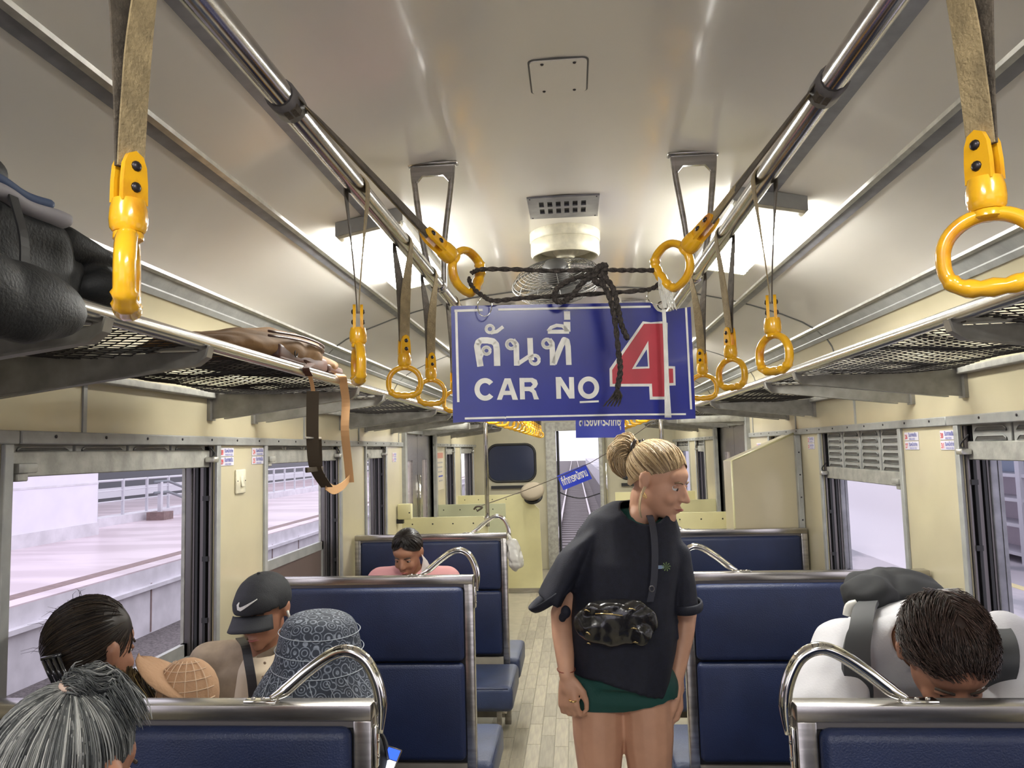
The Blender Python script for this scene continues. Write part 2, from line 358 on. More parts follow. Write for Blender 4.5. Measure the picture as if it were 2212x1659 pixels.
def window(s, a, b, mode, sash=None):
    wn[0] += 1; w = thing('window_%d' % wn[0], None, None, (s*HW, a, .86), kind='structure')
    xi, xo = s*HW, s*(HW+.11)
    fr = MB()                                           # outer frame with rounded corners, sill
    fr.box((xi, a, .86), (xo, b, .885)); fr.box((xo-s*.012, a, .86), (xo, a+.022, 1.645)); fr.box((xo-s*.012, b-.028, .86), (xo, b, 1.645)); fr.box((xo-s*.012, a, 1.60), (xo, b, 1.645))
    rr = .05
    for yy, sg in ((a+.022, 1), (b-.028, -1)):
        poly = [(0, 0)]+[(sg*(rr-rr*sin(t)), -(rr-rr*cos(t))) for t in [pi/2*k/6 for k in range(7)]]
        fr.prism(poly, (xo-s*.012, yy, 1.60), (0, 1, 0), (0, 0, 1), (s*.012, 0, 0))
    fr.build('frame', GREYD if s < 0 else BLUEG, w)
    for yy, sg in ((a, 1), (b, -1)):                   # dark sliding tracks in the jambs
        tr = MB(); tr.box((xi+s*.004, yy, .885), (xo-s*.034, yy+sg*.004, 1.64))
        for q in (.022, .052): tr.box((xi+s*q, yy, .885), (xi+s*(q+.010), yy+sg*.020, 1.64))
        tr.build('track', DARK, w)
        e = MB(); e.box((xi+s*.006, yy, .885), (xi+s*.012, yy+sg*.016, 1.64)); e.box((xi+s*.036, yy, .885), (xi+s*.048, yy+sg*.012, 1.64)); e.box((xi+s*.066, yy, .885), (xi+s*.072, yy+sg*.018, 1.64)); e.build('track_edge', TRK, w); MB().rbox((xo-s*.036, yy, .885), (xo-s*.012, yy+sg*.026, 1.64), .003, 2).build('jamb_post', BLUEG if s > 0 else DARK2, w, auto=40)
        for zk in (1.0, 1.22, 1.44): box('stop', (xi+s*.012, yy, zk), (xi+s*.034, yy+sg*.022, zk+.018), BLACK, w)
    n_ = 4 if b-a > .8 else 2; pw = .19; gap = ((b-a-.04)-n_*pw)/(n_) if n_ == 4 else .03
    zl = {'open': 1.622, 'half': 1.462, 'near': 1.583}[mode]; zb = {'open': 1.563, 'half': 1.405, 'near': 1.525}[mode]
    rows = {'open': 1, 'half': 6, 'near': 2}[mode]; xp = s*(HW+.020)
    for k in range(n_): louver_panel(w, a+.022+k*(b-a-.044)/n_, s, xp, zl, 1.645 if mode != 'open' else 1.643, rows, (b-a-.044)/n_-.012)
    if mode != 'open': box('backing', (xp+s*.020, a+.02, zl), (xp+s*.024, b-.02, 1.645), DARK2, w)
    q = MB().rbox((xp-s*.008, a+.012, zb), (xp+s*.014, b-.012, zl+.004), .003, 1); q.build('shutter_rail', GREYD, w, auto=40)
    la = MB(); yl = b-.055 if s < 0 else b-.045
    la.rbox((xp-s*.010, yl, zb+.018), (xp-s*.045, yl+.042, zb+.038), .004, 2); la.build('latch', ALU, w, auto=40)
    la = MB(); la.rbox((xp-s*.008, a+.014, zb+.010), (xp-s*.034, a+.080, zb+.034), .004, 2); la.rbox((xp-s*.008, a+.02, zb-.01), (xp-s*.024, a+.06, zb+.012), .003, 1); la.build('latch', GREYD, w, auto=40)
    sp = MB().tube(bez([(xp-s*.016, yl+.02, zb+.032), (xp-s*.03, yl+.035, zb+.05), (xp-s*.012, yl+.012, zb+.085)], 6), .003, 6); sp.build('spring', BLACK, w, smooth=True)
    if sash:
        z1, tint = sash; xs = s*(HW+.085)
        q = MB(); q.box((xs, a+.02, z1-.045), (xs+s*.018, b-.02, z1)); q.box((xs, a+.02, .885), (xs+s*.018, a+.045, z1)); q.box((xs, b-.045, .885), (xs+s*.018, b-.02, z1)); q.build('sash', GREY, w)
        box('pane', (xs+s*.006, a+.045, .885), (xs+s*.012, b-.045, z1-.045), tint, w)
    return w
GLASSD = mat('dim_glass', (.12, .09, .08), .2, alpha=.75)
for s in (-1, 1):
    for i, (a, b) in enumerate(OPEN[s]):
        mode = 'open' if s < 0 else ('half' if i in (3, 4) else 'near')
        window(s, a, b, mode, {(-1, 2): (.93, GLASSD), (-1, 3): (1.115, FROST), (1, 3): (.93, GLASSD)}.get((s, i)))

# ---- side doors
for di, s in ((1, -1), (2, 1)):
    d = thing('door_%d' % di, None, None, (s*HW, DOOR[0], 0), kind='structure'); a, b = DOOR
    f_ = MB(); f_.box((s*(HW-.03), a-.07, 0), (s*(HW+.1), a, 1.80)); f_.box((s*(HW-.03), b, 0), (s*(HW+.1), b+.07, 1.80)); f_.box((s*(HW-.02), a, 1.75), (s*(HW+.1), b, 1.80)); f_.build('frame', GREY, d)
    m_ = (a+b)/2
    for ya, yb in ((a, m_-.004), (m_+.004, b)):
        c0, c1 = ya+.20, yb-.20; lf = MB(); x0, x1 = s*(HW+.02), s*(HW+.05)
        lf.box((x0, ya, 0), (x1, c0, 1.75)); lf.box((x0, c1, 0), (x1, yb, 1.75)); lf.box((x0, c0, 0), (x1, c1, .82)); lf.box((x0, c0, 1.53), (x1, c1, 1.75))
        l_ = lf.build('leaf', STEEL, d)
        box('pane', (s*(HW+.032), c0, .82), (s*(HW+.038), c1, 1.53), mat('door_glass', (.42, .36, .34), .25, alpha=.55), l_)
        MB().tube([(s*(HW+.008), ya+.03, 1.0), (s*(HW+.008), ya+.03, 1.4)], .009, 8).build('handle', CHROME, l_, smooth=True)

# ---- end wall with open gangway door
wb = MB(); YE = 10.22
DX0, DX1, DZ = -.235, .335, 1.83
for x0, x1, z0, z1 in ((-HW, DX0, 0, .0), (DX1, HW, 0, .0)): pass
WX0, WX1, WZ0, WZ1 = -1.16, -.52, 1.17, 1.665
wb.box((-HW, YE, 0), (WX0, YE+.05, 2.5)); wb.box((WX0, YE, 0), (WX1, YE+.05, WZ0)); wb.box((WX0, YE, WZ1), (WX1, YE+.05, 2.5)); wb.box((WX1, YE, 0), (DX0, YE+.05, 2.5))
wb.box((DX0, YE, DZ), (DX1, YE+.05, 2.5)); wb.box((DX1, YE, 0), (-WX1+.06, YE+.05, 2.5)); wb.box((-WX1+.06, YE, 0), (-WX0, YE+.05, WZ0)); wb.box((-WX1+.06, YE, WZ1), (-WX0, YE+.05, 2.5)); wb.box((-WX0, YE, 0), (HW, YE+.05, 2.5))
tag(wb.build('wall_front', mat('end_wall_paint', (.42, .39, .28), .35, var=.08, vscale=3)), kind='structure')
def rrect(x0, x1, z0, z1, r, n=6):
    out = []
    for cx, cz, a0 in ((x1-r, z1-r, 0), (x0+r, z1-r, 90), (x0+r, z0+r, 180), (x1-r, z0+r, 270)):
        for k in range(n+1): a = R(a0+90*k/n); out.append((cx+r*cos(a), cz+r*sin(a)))
    return out
for x0, x1 in ((WX0, WX1), (-WX1+.06, -WX0)):
    wn[0] += 1; w = thing('window_%d' % wn[0], None, None, (x0, YE, WZ0), kind='structure')
    MB().tube([(x, YE-.006, z) for x, z in rrect(x0, x1, WZ0, WZ1, .13)], .016, 8, closed=True).build('frame', BLACK, w, smooth=True)
    MB().prism(rrect(x0+.003, x1-.003, WZ0+.003, WZ1-.003, .13), (0, YE-.003, 0), (1, 0, 0), (0, 0, 1), (0, .006, 0)).build('pane', mat('night_glass', (.018, .025, .055), .12, spec=.6), w)
    q = MB()                                            # corner fill round the glass
    for cx, sx in ((x0, 1), (x1, -1)):
        for cz, sz in ((WZ0, 1), (WZ1, -1)):
            q.prism([(0, 0)]+[(sx*(.13-.13*sin(t)), sz*(.13-.13*cos(t))) for t in [pi/2*k/6 for k in range(7)]], (cx, YE, cz), (1, 0, 0), (0, 0, 1), (0, .04, 0))
    q.build('corner', MATS['end_wall_paint'], w)
    box('sill', (x0+.04, YE-.035, 1.075), (x1+.02, YE, 1.115), BLACK, w)
d = thing('door_3', None, None, (DX0, YE, 0), kind='structure')
q = MB(); q.rbox((DX0-.14, YE-.05, 0), (DX0, YE+.06, DZ+.12), .01, 2); q.rbox((DX1, YE-.05, 0), (DX1+.05, YE+.06, DZ+.12), .01, 2); q.box((DX0, YE-.04, DZ), (DX1, YE+.06, DZ+.12)); q.build('frame', GREYD, d, auto=40)
MB().tube([(DX1+.09, YE-.03, .3), (DX1+.09, YE-.03, 1.86)], .014, 8).build('handle', CHROME, d, smooth=True)
box('leaf', (DX0+.005, YE+.06, 0), (DX0+.035, YE+.5, DZ), DARK, d)
MB().tube(bez([(DX0, YE+.1, 1.02), (DX0+.15, YE+.12, .95), (DX0+.34, YE+.12, .92), (DX1, YE+.1, .98)], 6), .008, 6).build('chain', BLACK, d, smooth=True)

# ================================================================== OUTSIDE
GRAV = mat('ballast', (.13, .115, .115), .9, var=.4, vscale=30, bump=1, bscale=40)
gr = tag(box('ground', (-60, -15, -1.30), (60, 160, -1.12), GRAV), kind='structure')
PLAT = mat('platform_tiles', (.70, .60, .64), .35, col2=(.56, .47, .50), vscale=.8, stretch=(.35, 1.2, 1), ramp=(.45, .55))
PLATS = mat('platform_side', (.66, .64, .68), .6, var=.1, vscale=3)
BRN = mat('edge_brown', (.22, .15, .14), .6, var=.15, vscale=10)
pl = thing('platform', 'pale tiled station platform with a brown edge line beyond the left windows', 'platform', (-8, 20, -1.12), kind='structure')
box('slab', (-40, -12, -1.12), (-6.7, 120, -.12), PLATS, pl); box('paving', (-40, -12, -.12), (-7.25, 120, -.10), PLAT, pl); box('edge_line', (-7.25, -12, -.12), (-7.0, 120, -.096), BRN, pl); box('kerb', (-7.0, -12, -.12), (-6.7, 120, -.10), PLAT, pl)
for k in range(22): box('joint', (-6.699, 2+k*1.6, -1.1), (-6.69, 2.03+k*1.6, -.35), BRN, pl)
box('ledge', (-6.7, -12, -.42), (-6.6, 120, -.36), PLATS, pl)
pr = thing('platform', 'grey platform close beside the right windows', 'platform', (5, 20, -1.12), kind='structure')
PLATR = mat('platform_right', (.50, .47, .50), .45, col2=(.27, .27, .30), vscale=.9, stretch=(1, .5, 1), ramp=(.44, .52))
box('slab', (1.75, -12, -1.12), (40, 120, -.12), PLATS, pr); box('paving', (1.75, -12, -.12), (40, 120, -.1), PLATR, pr); box('edge_line', (4.9, -12, -.1), (5.02, 120, -.095), mat('yellow_line', (.75, .66, .35), .5), pr)
WHW = mat('white_render', (.80, .77, .86), .5, var=.03, vscale=2)
bl = thing('station_building', 'white rendered block standing on the left platform', 'building', (-11, 10, -.1))
box('wall', (-15, 4, -.1), (-10.95, 16.7, 4.2), WHW, bl); box('plinth', (-15, 3.98, -.1), (-10.92, 16.72, .18), PLATS, bl); box('band', (-15, 3.99, 1.05), (-10.94, 16.71, 1.09), PLATS, bl); box('cover_plate', (-10.95, 9.9, .42), (-10.93, 10.12, .62), WHITE, bl)
# railings
METW = mat('white_metal', (.62, .62, .66), .4, metal=.2); METG = mat('grey_metal', (.20, .22, .24), .5)
ra = thing('platform_railing', 'pale metal railing with evenly spaced posts along the far side of the platform', 'railing', (-12.2, 17, -.1))
for zz in (1.05, .78, .5): MB().tube([(-12.2, 16.9, zz), (-12.2, 46, zz)], .03 if zz > 1 else .018, 6).build('rail', METW, ra)
pm = None
for k in range(26):
    if pm is None: pm = MB().box((-.03, -.03, 0), (.03, .03, 1.18)).build('post', METW, ra, local=True); pm.location = (0, .4, 0)
    else: o = pm.copy(); C.objects.link(o); o.parent = ra; o.location = (0, .4+1.15*k, 0)
box('kerb', (-12.5, 16.8, -.1), (-12.0, 46, .12), PLATS, ra)
sr = thing('stair_railing', 'sloping grey handrails of a stair leading down from the platform', 'railing', (-11.6, 22, -.1))
for dz in (0, -.3): MB().tube([(-11.6, 20.2, .95+dz), (-11.6, 20.9, .95+dz), (-11.6, 25.5, -.2+dz)], .04, 8).build('handrail', METG, sr, smooth=True)
for yy in (20.5,): box('post', (-11.65, yy-.05, -.1), (-11.55, yy+.05, .95), METW, sr); box('foot', (-11.85, yy-.25, -.1), (-11.35, yy+.25, .12), BRN, sr)
ft = thing('parked_train', 'dark train with white body bands and a red stripe on a far track', 'train', (-20, 40, -1.1))
box('body', (-22, 8, -.9), (-19, 90, 2.7), mat('train_dark', (.07, .075, .085), .4), ft); box('white_band', (-18.99, 8, .05), (-18.95, 90, .45), METW, ft); box('lower_band', (-18.99, 8, -.45), (-18.95, 90, -.2), METG, ft)
for k in range(16): box('red_panel', (-18.99, 38+k*3.2, 1.25), (-18.93, 40.2+k*3.2, 1.75), mat('red_paint', (.75, .04, .08), .4), ft)
hall = thing('station_roof', 'dark canopy roof over the left platform and tracks', 'roof', (-22, 30, 4), kind='structure')
box('deck', (-42, -12, 5.4), (-17.5, 100, 5.7), mat('roof_dark', (.10, .10, .11), .7), hall)
box('back_screen', (-26, -12, -1.1), (-25.7, 120, 5.4), MATS['roof_dark'], hall)
for k in range(8): box('lamp', (-18.5, 14+k*8, 5.25), (-18.3, 16.4+k*8, 5.4), mat('station_lamp', (.8, .9, 1), .5, emit=6), hall)
# right side things
co = thing('white_pillar', 'broad white glossy pillar on the right platform', 'pillar', (4.45, 12, -.1))
box('shaft', (4.3, 9.3, -.1), (4.62, 15.5, 4.5), mat('white_gloss', (.93, .90, .95), .15), co)
rk = thing('equipment_frame', 'white slotted metal frame with shelves on the right platform', 'frame', (5.9, 12, -.1))
for zz in (.0, .38, .72, 1.05, 1.42): box('shelf', (5.9, 8.0, zz), (6.3, 13.3, zz+.045), METW, rk)
box('back_panel', (6.3, 8.0, -.1), (6.34, 13.3, 1.05), mat('pinkish_panel', (.62, .54, .60), .5), rk); box('glass_panel', (6.3, 8.0, 1.05), (6.34, 13.3, 2.6), mat('blue_panel', (.34, .44, .58), .25), rk)
for k in range(4): box('post', (5.88, 8.3+k*1.15, -.1), (5.95, 8.40+k*1.15, 2.4), METG if k % 2 else METW, rk)
MB().tube(bez([(5.85, 9.9, .75), (5.8, 10.15, .72), (5.8, 10.2, .5), (5.82, 10.1, .35)], 6), .02, 6).build('cable', BLACK, rk, smooth=True)
# tracks behind the train, platforms' canopies
RUST = mat('rail_steel', (.42, .36, .36), .3, metal=.6)
for xx, lab in ((0, 'railway track running away behind the end door'), (-4.2, 'railway track beside the left platform')):
    tk = thing('railway_track', lab, 'track', (xx, 11, -1.12))
    for sx in (-.52, .52): box('rail', (xx+sx-.035, 11.5 if xx == 0 else -10, -1.0), (xx+sx+.035, 150, -.86), RUST, tk)
    base = None
    for k in range(90 if xx == 0 else 60):
        yy = (12 if xx == 0 else 3)+k*.62
        if base is None: base = MB().box((-1, 0, 0), (1, .24, .13)).build('sleeper', mat('sleeper_concrete', (.26, .235, .23), .8), tk, local=True); base.location = (0, yy-11, 0)
        else: o = base.copy(); C.objects.link(o); o.parent = tk; o.location = (0, yy-11, 0)
rc = thing('platform_canopy', 'pink-grey canopy roof over the right platform', 'roof', (6, 40, 3), kind='structure')
box('deck', (1.9, 20, 3.4), (16, 70, 3.6), mat('canopy_paint', (.55, .45, .48), .6), rc)
for k in range(8): box('post', (3.0, 21+k*7, -.1), (3.2, 21.2+k*7, 3.4), METW, rc)
box('hanging_sign', (.5, 24, 2.5), (1.1, 24.06, 3.5), mat('pink_sign', (.85, .68, .68), .5), rc); box('bearer', (-6, 24, 3.3), (2, 24.15, 3.45), METG, rc); box('bearer', (-6, 19, 3.6), (2, 19.15, 3.75), METG, rc)

# ================================================================== CEILING FITTINGS
def lamp(s, y, lab, ln=.86):
    t = thing('ceiling_light', lab, 'light', (s*.64, y, 2.3), 'fluorescent ceiling lights')
    a, b = .535, .735; sl = lambda x, d: (s*x, zc(x)-d)
    def slab(xa, xb, d0, d1, ya, yb, m, nm):
        p = [sl(xa, d0), sl(xb, d0), sl(xb, d1), sl(xa, d1)]
        MB().prism([(x, z) for x, z in p], (0, ya, 0), (1, 0, 0), (0, 0, 1), (0, yb-ya, 0)).build(nm, m, t, auto=30)
    slab(a, b, -.002, .03, y-ln/2+.02, y+ln/2-.02, GREYD, 'housing')
    for ya in (y-ln/2, y+ln/2-.05):
        slab(a-.012, b+.012, .0, .045, ya, ya+.05, GREY, 'end_cap'); slab(a-.004, b+.004, .045, .055, ya+.006, ya+.044, IVORY, 'end_trim')
    slab(a+.006, b-.006, .03, .062, y-ln/2+.05, y+ln/2-.05, LAMPM, 'diffuser')
lamp(-1, 2.79, 'lit fluorescent light fixture on the left of the ceiling, the nearer one'); lamp(1, 2.76, 'lit fluorescent light fixture on the right of the ceiling, the nearer one')
lamp(-1, 5.6, 'lit fluorescent light fixture farther down the left of the ceiling'); lamp(1, 5.6, 'lit fluorescent light fixture farther down the right of the ceiling')
lamp(-1, 8.4, 'lit fluorescent light fixture at the far end, left'); lamp(1, 8.4, 'lit fluorescent light fixture at the far end, right')
lamp(-1, -.55, 'fluorescent light fixture behind the viewer, left'); lamp(1, -.55, 'fluorescent light fixture behind the viewer, right')

# access panel, air grille
t = thing('ceiling_hatch', 'small square screwed hatch flush in the ceiling', 'hatch', (0, 1.63, 2.432))
MB().prism(rrect(-.062, .062, -.075, .075, .012), (0, 1.63, zc(.05)-.004), (1, 0, 0), (0, 1, 0), (0, 0, .01)).build('cover', CEIL, t)
MB().prism(rrect(-.066, .066, -.079, .079, .014), (0, 1.63, zc(.05)-.0015), (1, 0, 0), (0, 1, 0), (0, 0, .004)).build('gap', SEAM, t)
for x in (-.035, .035):
    for y in (-.062, .062): MB().lathe([(.004, 0), (.003, -.002)], (x, 1.63+y, zc(.05)-.004), 8).build('screw', RIVET, t)
t = thing('air_grille', 'grey metal grille plate with two rows of dark slots, in the ceiling', 'vent', (0, 2.54, 2.43))
g = MB(); zg = zc(.1)-.006
X = [-.121, -.078]+[-.078+.0135*0]; xs_ = []; x = -.078
cols = [(-.0845+.0285*i, -.0845+.0285*i+.0165) for i in range(6)]; rows_ = [(2.452, 2.497), (2.515, 2.575)]
rows_ = [(2.475, 2.525), (2.548, 2.60)]
yy0, yy1 = 2.43, 2.655; edges = [-.122]+[v for c in cols for v in c]+[.118]
for i in range(0, len(edges)-1, 2): g.box((edges[i], yy0, zg), (edges[i+1], yy1, zg+.006))
for c in cols:
    ye = [yy0]+[v for r_ in rows_ for v in r_]+[yy1]
    for i in range(0, len(ye)-1, 2): g.box((c[0], ye[i], zg), (c[1], ye[i+1], zg+.006))
g.build('plate', BLUEG, t); box('duct', (-.1, 2.46, zg+.006), (.1, 2.63, zg+.03), BLACK, t)
for x in (-.113, .109):
    for y in (2.44, 2.645): MB().lathe([(.004, 0), (.003, -.002)], (x, y, zg), 8).build('screw', RIVET, t)

# fan
t = thing('ceiling_fan', 'round ivory ceiling fan with a wire cage, partly behind the blue sign', 'fan', (0, 2.9, 2.43))
MB().lathe([(.120, 2.440), (.136, 2.435), (.136, 2.396), (.133, 2.392)], (-.002, 2.88, 0), 40).build('mount', IVORY, t, auto=40)
MB().lathe([(.131, 2.392), (.133, 2.386), (.133, 2.345), (.126, 2.334), (.119, 2.334), (.117, 2.345), (.117, 2.37), (.02, 2.372)], (-.002, 2.88, 0), 40).build('ring', IVORY, t, auto=40)
MB().lathe([(.10, 2.37), (.10, 2.36), (.05, 2.355), (.03, 2.33)], (0, 2.88, 0), 24).build('base_plate', IVORY, t, auto=40)
FC = V((-.035, 2.84, 2.235)); FM = Euler((R(34), R(-8), 0)).to_matrix()
MB().tube([(0, 2.88, 2.36), (0, 2.90, 2.30), FC+FM @ V((0, 0, .05))], .018, 8).build('neck', IVORY, t, smooth=True)
MB().lathe([(.004, .085), (.035, .08), (.05, .06), (.05, .02), (.04, .0)], FC, 20, FM).build('motor', MATS['fan_blade'] if 'fan_blade' in MATS else mat('fan_blade', (.07, .068, .065), .4), t, smooth=True)
MB().lathe([(.028, -.02), (.03, -.04), (.012, -.06), (.004, -.062)], FC, 20, FM).build('hub', CHROME, t, smooth=True)
bl_ = []
for k in range(4):
    a0 = pi/2*k+.3; q = MB(); pts = []
    for i in range(7):
        r_ = .03+.115*i/6; w_ = .035+.03*sin(pi*i/6)*1.2; 
        for sg in (-1, 1): a = a0+sg*w_/max(.06, r_)*.7; pts.append(FC+FM @ V((r_*cos(a), r_*sin(a), -.02+sg*.012)))
    q.add(pts, [(2*i, 2*i+1, 2*i+3, 2*i+2) for i in range(6)]); b_ = q.build('blade', MATS['fan_blade'], t, smooth=True); b_.modifiers.new('t', 'SOLIDIFY').thickness = .002
WIRE = mat('cage_wire', (.13, .125, .115), .35, metal=.2)
cg = MB()
def cz(r_, s_): return s_*.062*math.sqrt(max(0, 1-(r_/.172)**2.6))
for s_ in (-1, 1):
    for j in range(1, 12): r_ = .035+.0122*j; cg.tube([FC+FM @ V((r_*cos(2*pi*k/40), r_*sin(2*pi*k/40), cz(r_, s_))) for k in range(40)], .0014, 4, closed=True)
    for k in range(12): cg.tube([FC+FM @ V((r_*cos(2*pi*k/12), r_*sin(2*pi*k/12), cz(r_, s_))) for r_ in [.03+.142*i/9 for i in range(10)]], .0014, 4, caps=False)
cg.tube([FC+FM @ V((.173*cos(2*pi*k/48), .173*sin(2*pi*k/48), 0)) for k in range(48)], .004, 6, closed=True)
cg.build('cage', WIRE, t, smooth=True)
MB().lathe([(.034, -.066), (.034, -.060)], FC, 20, FM).build('badge', ALU, t)

# hand rails with stirrup brackets
RX, RZ = .355, 2.063
YSL = 8.9
for s, nm in ((-1, 'left'), (1, 'right')):
    t = thing('hand_rail', 'long steel grab pole under the ceiling on the %s of the aisle' % nm, 'handrail', (s*RX, Y0, RZ), 'ceiling grab poles')
    MB().tube([(s*RX, Y0+.1+(YSL-Y0)*i/20, RZ) for i in range(21)], .0175, 14).build('pole', RAIL, t, smooth=True)
    for y in ((-1.1, .93, 2.06, 4.2, 6.3, 8.4) if s < 0 else (-1.1, .985, 2.09, 4.2, 6.3, 8.4)):
        MB().tube([(s*RX, y-.022, RZ), (s*RX, y+.022, RZ)], .0205, 14).build('sleeve', DARK2 if y < 1.2 else RAIL, t, smooth=True)
        if .5 < y < 1.5: continue
        br = MB(); zt = zc(RX)-.002; z0 = RZ+.015; cx = s*(RX+.012)
        out = [(-.062, zt), (.062, zt), (.054, zt-.05), (.012, z0), (-.012, z0), (-.054, zt-.05)]
        def arm(sg):
            P = [V((cx+sg*.056, y, zt)), V((cx+sg*.056, y, zt-.02)), V((cx+sg*.050, y, zt-.08)), V((cx+sg*.030, y, z0+.10)), V((s*RX+sg*.014, y, RZ-.005))]
            br.tube(bez(P, 6), .0085, 8, flat=(1, .8))
        arm(-1); arm(1)
        br.prism([(-.062, 0), (-.062, -.03), (-.046, -.055), (-.030, -.036), (.030, -.036), (.046, -.055), (.062, -.03), (.062, 0)], (cx, y-.006, zt), (1, 0, 0), (0, 0, 1), (0, .012, 0))
        br.rbox((cx-.072, y-.016, zt-.007), (cx+.072, y+.016, zt+.002), .003, 1)
        br.build('bracket', STEEL, t, auto=50)

# hanging strap handles: origin at the pole's axis, hanging down -z
def ring_pts():
    w, h = .0345, .0320; out = []
    prof = []
    for k in range(48):
        a = 2*pi*k/48; ex = 2.0 if sin(a) > 0 else 3.0
        c_, s_ = cos(a), sin(a); x = w*math.copysign(abs(c_)**(2/ex), c_)*(1 if s_ > 0 else 1); z = (h if s_ > 0 else h*.93)*math.copysign(abs(s_)**(2/ex), s_)
        out.append((x, z))
    return out
def handle_parts(root, M, ring_yaw):                  # M places the fork; local z down the handle
    f_ = MB()
    for sg in (-1, 1): f_.prism([(-.0115, -.024), (-.0112, -.006), (-.0100, .008), (-.0066, .0165), (0, .020), (.0066, .0165), (.0100, .008), (.0112, -.006), (.0115, -.024)], (0, sg*.0036, 0), (1, 0, 0), (0, 0, 1), (0, sg*.0050, 0))
    f_.lathe([(.0120, -.048), (.0142, -.045), (.0150, -.038), (.0146, -.029), (.0128, -.021)], n=18)
    f_.lathe([(.009, -.056), (.0118, -.054), (.0118, -.049), (.010, -.047)], n=16)
    tr = lambda mb, MM: setattr(mb, 'v', [tuple(MM @ V(v)) for v in mb.v]) or mb
    tr(f_, M).build('fork', YEL, root, auto=50, local=True)
    for z in (.007, -.011):
        for sg in (-1, 1): tr(MB().lathe([(.0045, 0), (.0042, .0015), (.002, .0028)], (0, sg*.0085, z), 10, Matrix.Rotation(-sg*pi/2, 3, 'X')), M).build('rivet', RIVET, root, smooth=True, local=True)
    rg = MB(); P = ring_pts(); cz_ = -.056-.027; n_ = len(P); rs = []; pts = []
    for i, (x, z) in enumerate(P):
        a = 2*pi*i/n_; bot = sin(a) < -.55
        rr_ = .0062+(.0012 if bot else 0); zz = z
        if bot: rr_ += .0009*cos(x/.034*pi*4.2)
        rs.append(rr_); pts.append(V((x, 0, cz_+zz)))
    rg.tube(pts, rs, 10, closed=True, up0=(0, 1, 0), flat=(1.35, 1))
    MR = M @ Matrix.Rotation(ring_yaw, 4, 'Z')
    tr(rg, MR).build('ring', YEL, root, smooth=True, local=True)
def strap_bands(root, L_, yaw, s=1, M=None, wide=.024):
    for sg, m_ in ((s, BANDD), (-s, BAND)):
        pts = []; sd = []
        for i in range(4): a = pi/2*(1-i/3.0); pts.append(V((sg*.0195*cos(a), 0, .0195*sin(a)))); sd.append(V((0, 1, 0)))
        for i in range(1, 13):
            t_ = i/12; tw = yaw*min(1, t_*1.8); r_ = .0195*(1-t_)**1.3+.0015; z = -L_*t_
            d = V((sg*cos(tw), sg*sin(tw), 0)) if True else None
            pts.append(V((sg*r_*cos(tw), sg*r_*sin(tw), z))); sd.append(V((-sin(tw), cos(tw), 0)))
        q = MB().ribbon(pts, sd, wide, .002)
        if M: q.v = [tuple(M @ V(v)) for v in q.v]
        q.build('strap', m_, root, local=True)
def strap_handle(s, y, yaw, ring_yaw, lab, group, sway=(0, 0)):
    t = thing('strap_handle', lab, 'strap handle', (s*RX, y, RZ), group)
    strap_bands(t, .222, yaw, s)
    handle_parts(t, Matrix.Translation((0, 0, -.228)) @ Matrix.Rotation(yaw+pi/2, 4, 'Z'), ring_yaw)
    t.rotation_euler = (R(sway[0]), R(sway[1]), 0); return t
GS = 'yellow strap handles on the grab poles'
strap_handle(-1, .585, R(-23), R(51), 'large yellow ring handle on a tan strap at the left, seen edge-on', GS)
strap_handle(1, .642, R(26), R(35), 'large yellow ring handle at the right edge, ring seen open', GS)
strap_handle(-1, 1.256, R(16), R(8), 'yellow ring handle hanging edge-on, first left of the blue sign in front of the lamp', GS)
strap_handle(-1, 1.612, R(-47), R(-30), 'yellow ring handle seen open, left of the blue sign, overlapping its neighbour', GS)
strap_handle(-1, 1.918, R(-50), R(-29), 'yellow ring handle seen open, second to the left of the blue sign', GS)
strap_handle(-1, 2.31, R(-50), R(-40), 'yellow ring handle half hidden by the left edge of the blue sign', GS)
strap_handle(1, 1.322, R(-15), R(45), 'yellow ring handle turned sideways, third to the right of the blue sign', GS)
strap_handle(1, 1.674, R(18), R(22), 'yellow ring handle second to the right of the blue sign', GS)
strap_handle(1, 2.038, R(45), R(35), 'yellow ring handle half hidden by the right edge of the blue sign', GS)
proto = None; k = 0
for s in (-1, 1):
    y = 2.72
    while y < 8.5:
        yy_ = y+random.uniform(-.04, .04)
        if proto is None: proto = strap_handle(s, yy_, R(80), R(4), 'yellow ring handle in the far left row seen below the blue sign', 'far left row of yellow strap handles')
        else:
            o = copy_tree(proto); o['label'] = 'yellow ring handle in the far %s row seen below the blue sign' % ('left' if s < 0 else 'right'); o['group'] = 'far %s row of yellow strap handles' % ('left' if s < 0 else 'right'); o.location = (s*RX, yy_, RZ); o.rotation_euler = (0, 0, random.uniform(-.35, .35))
        y += .37
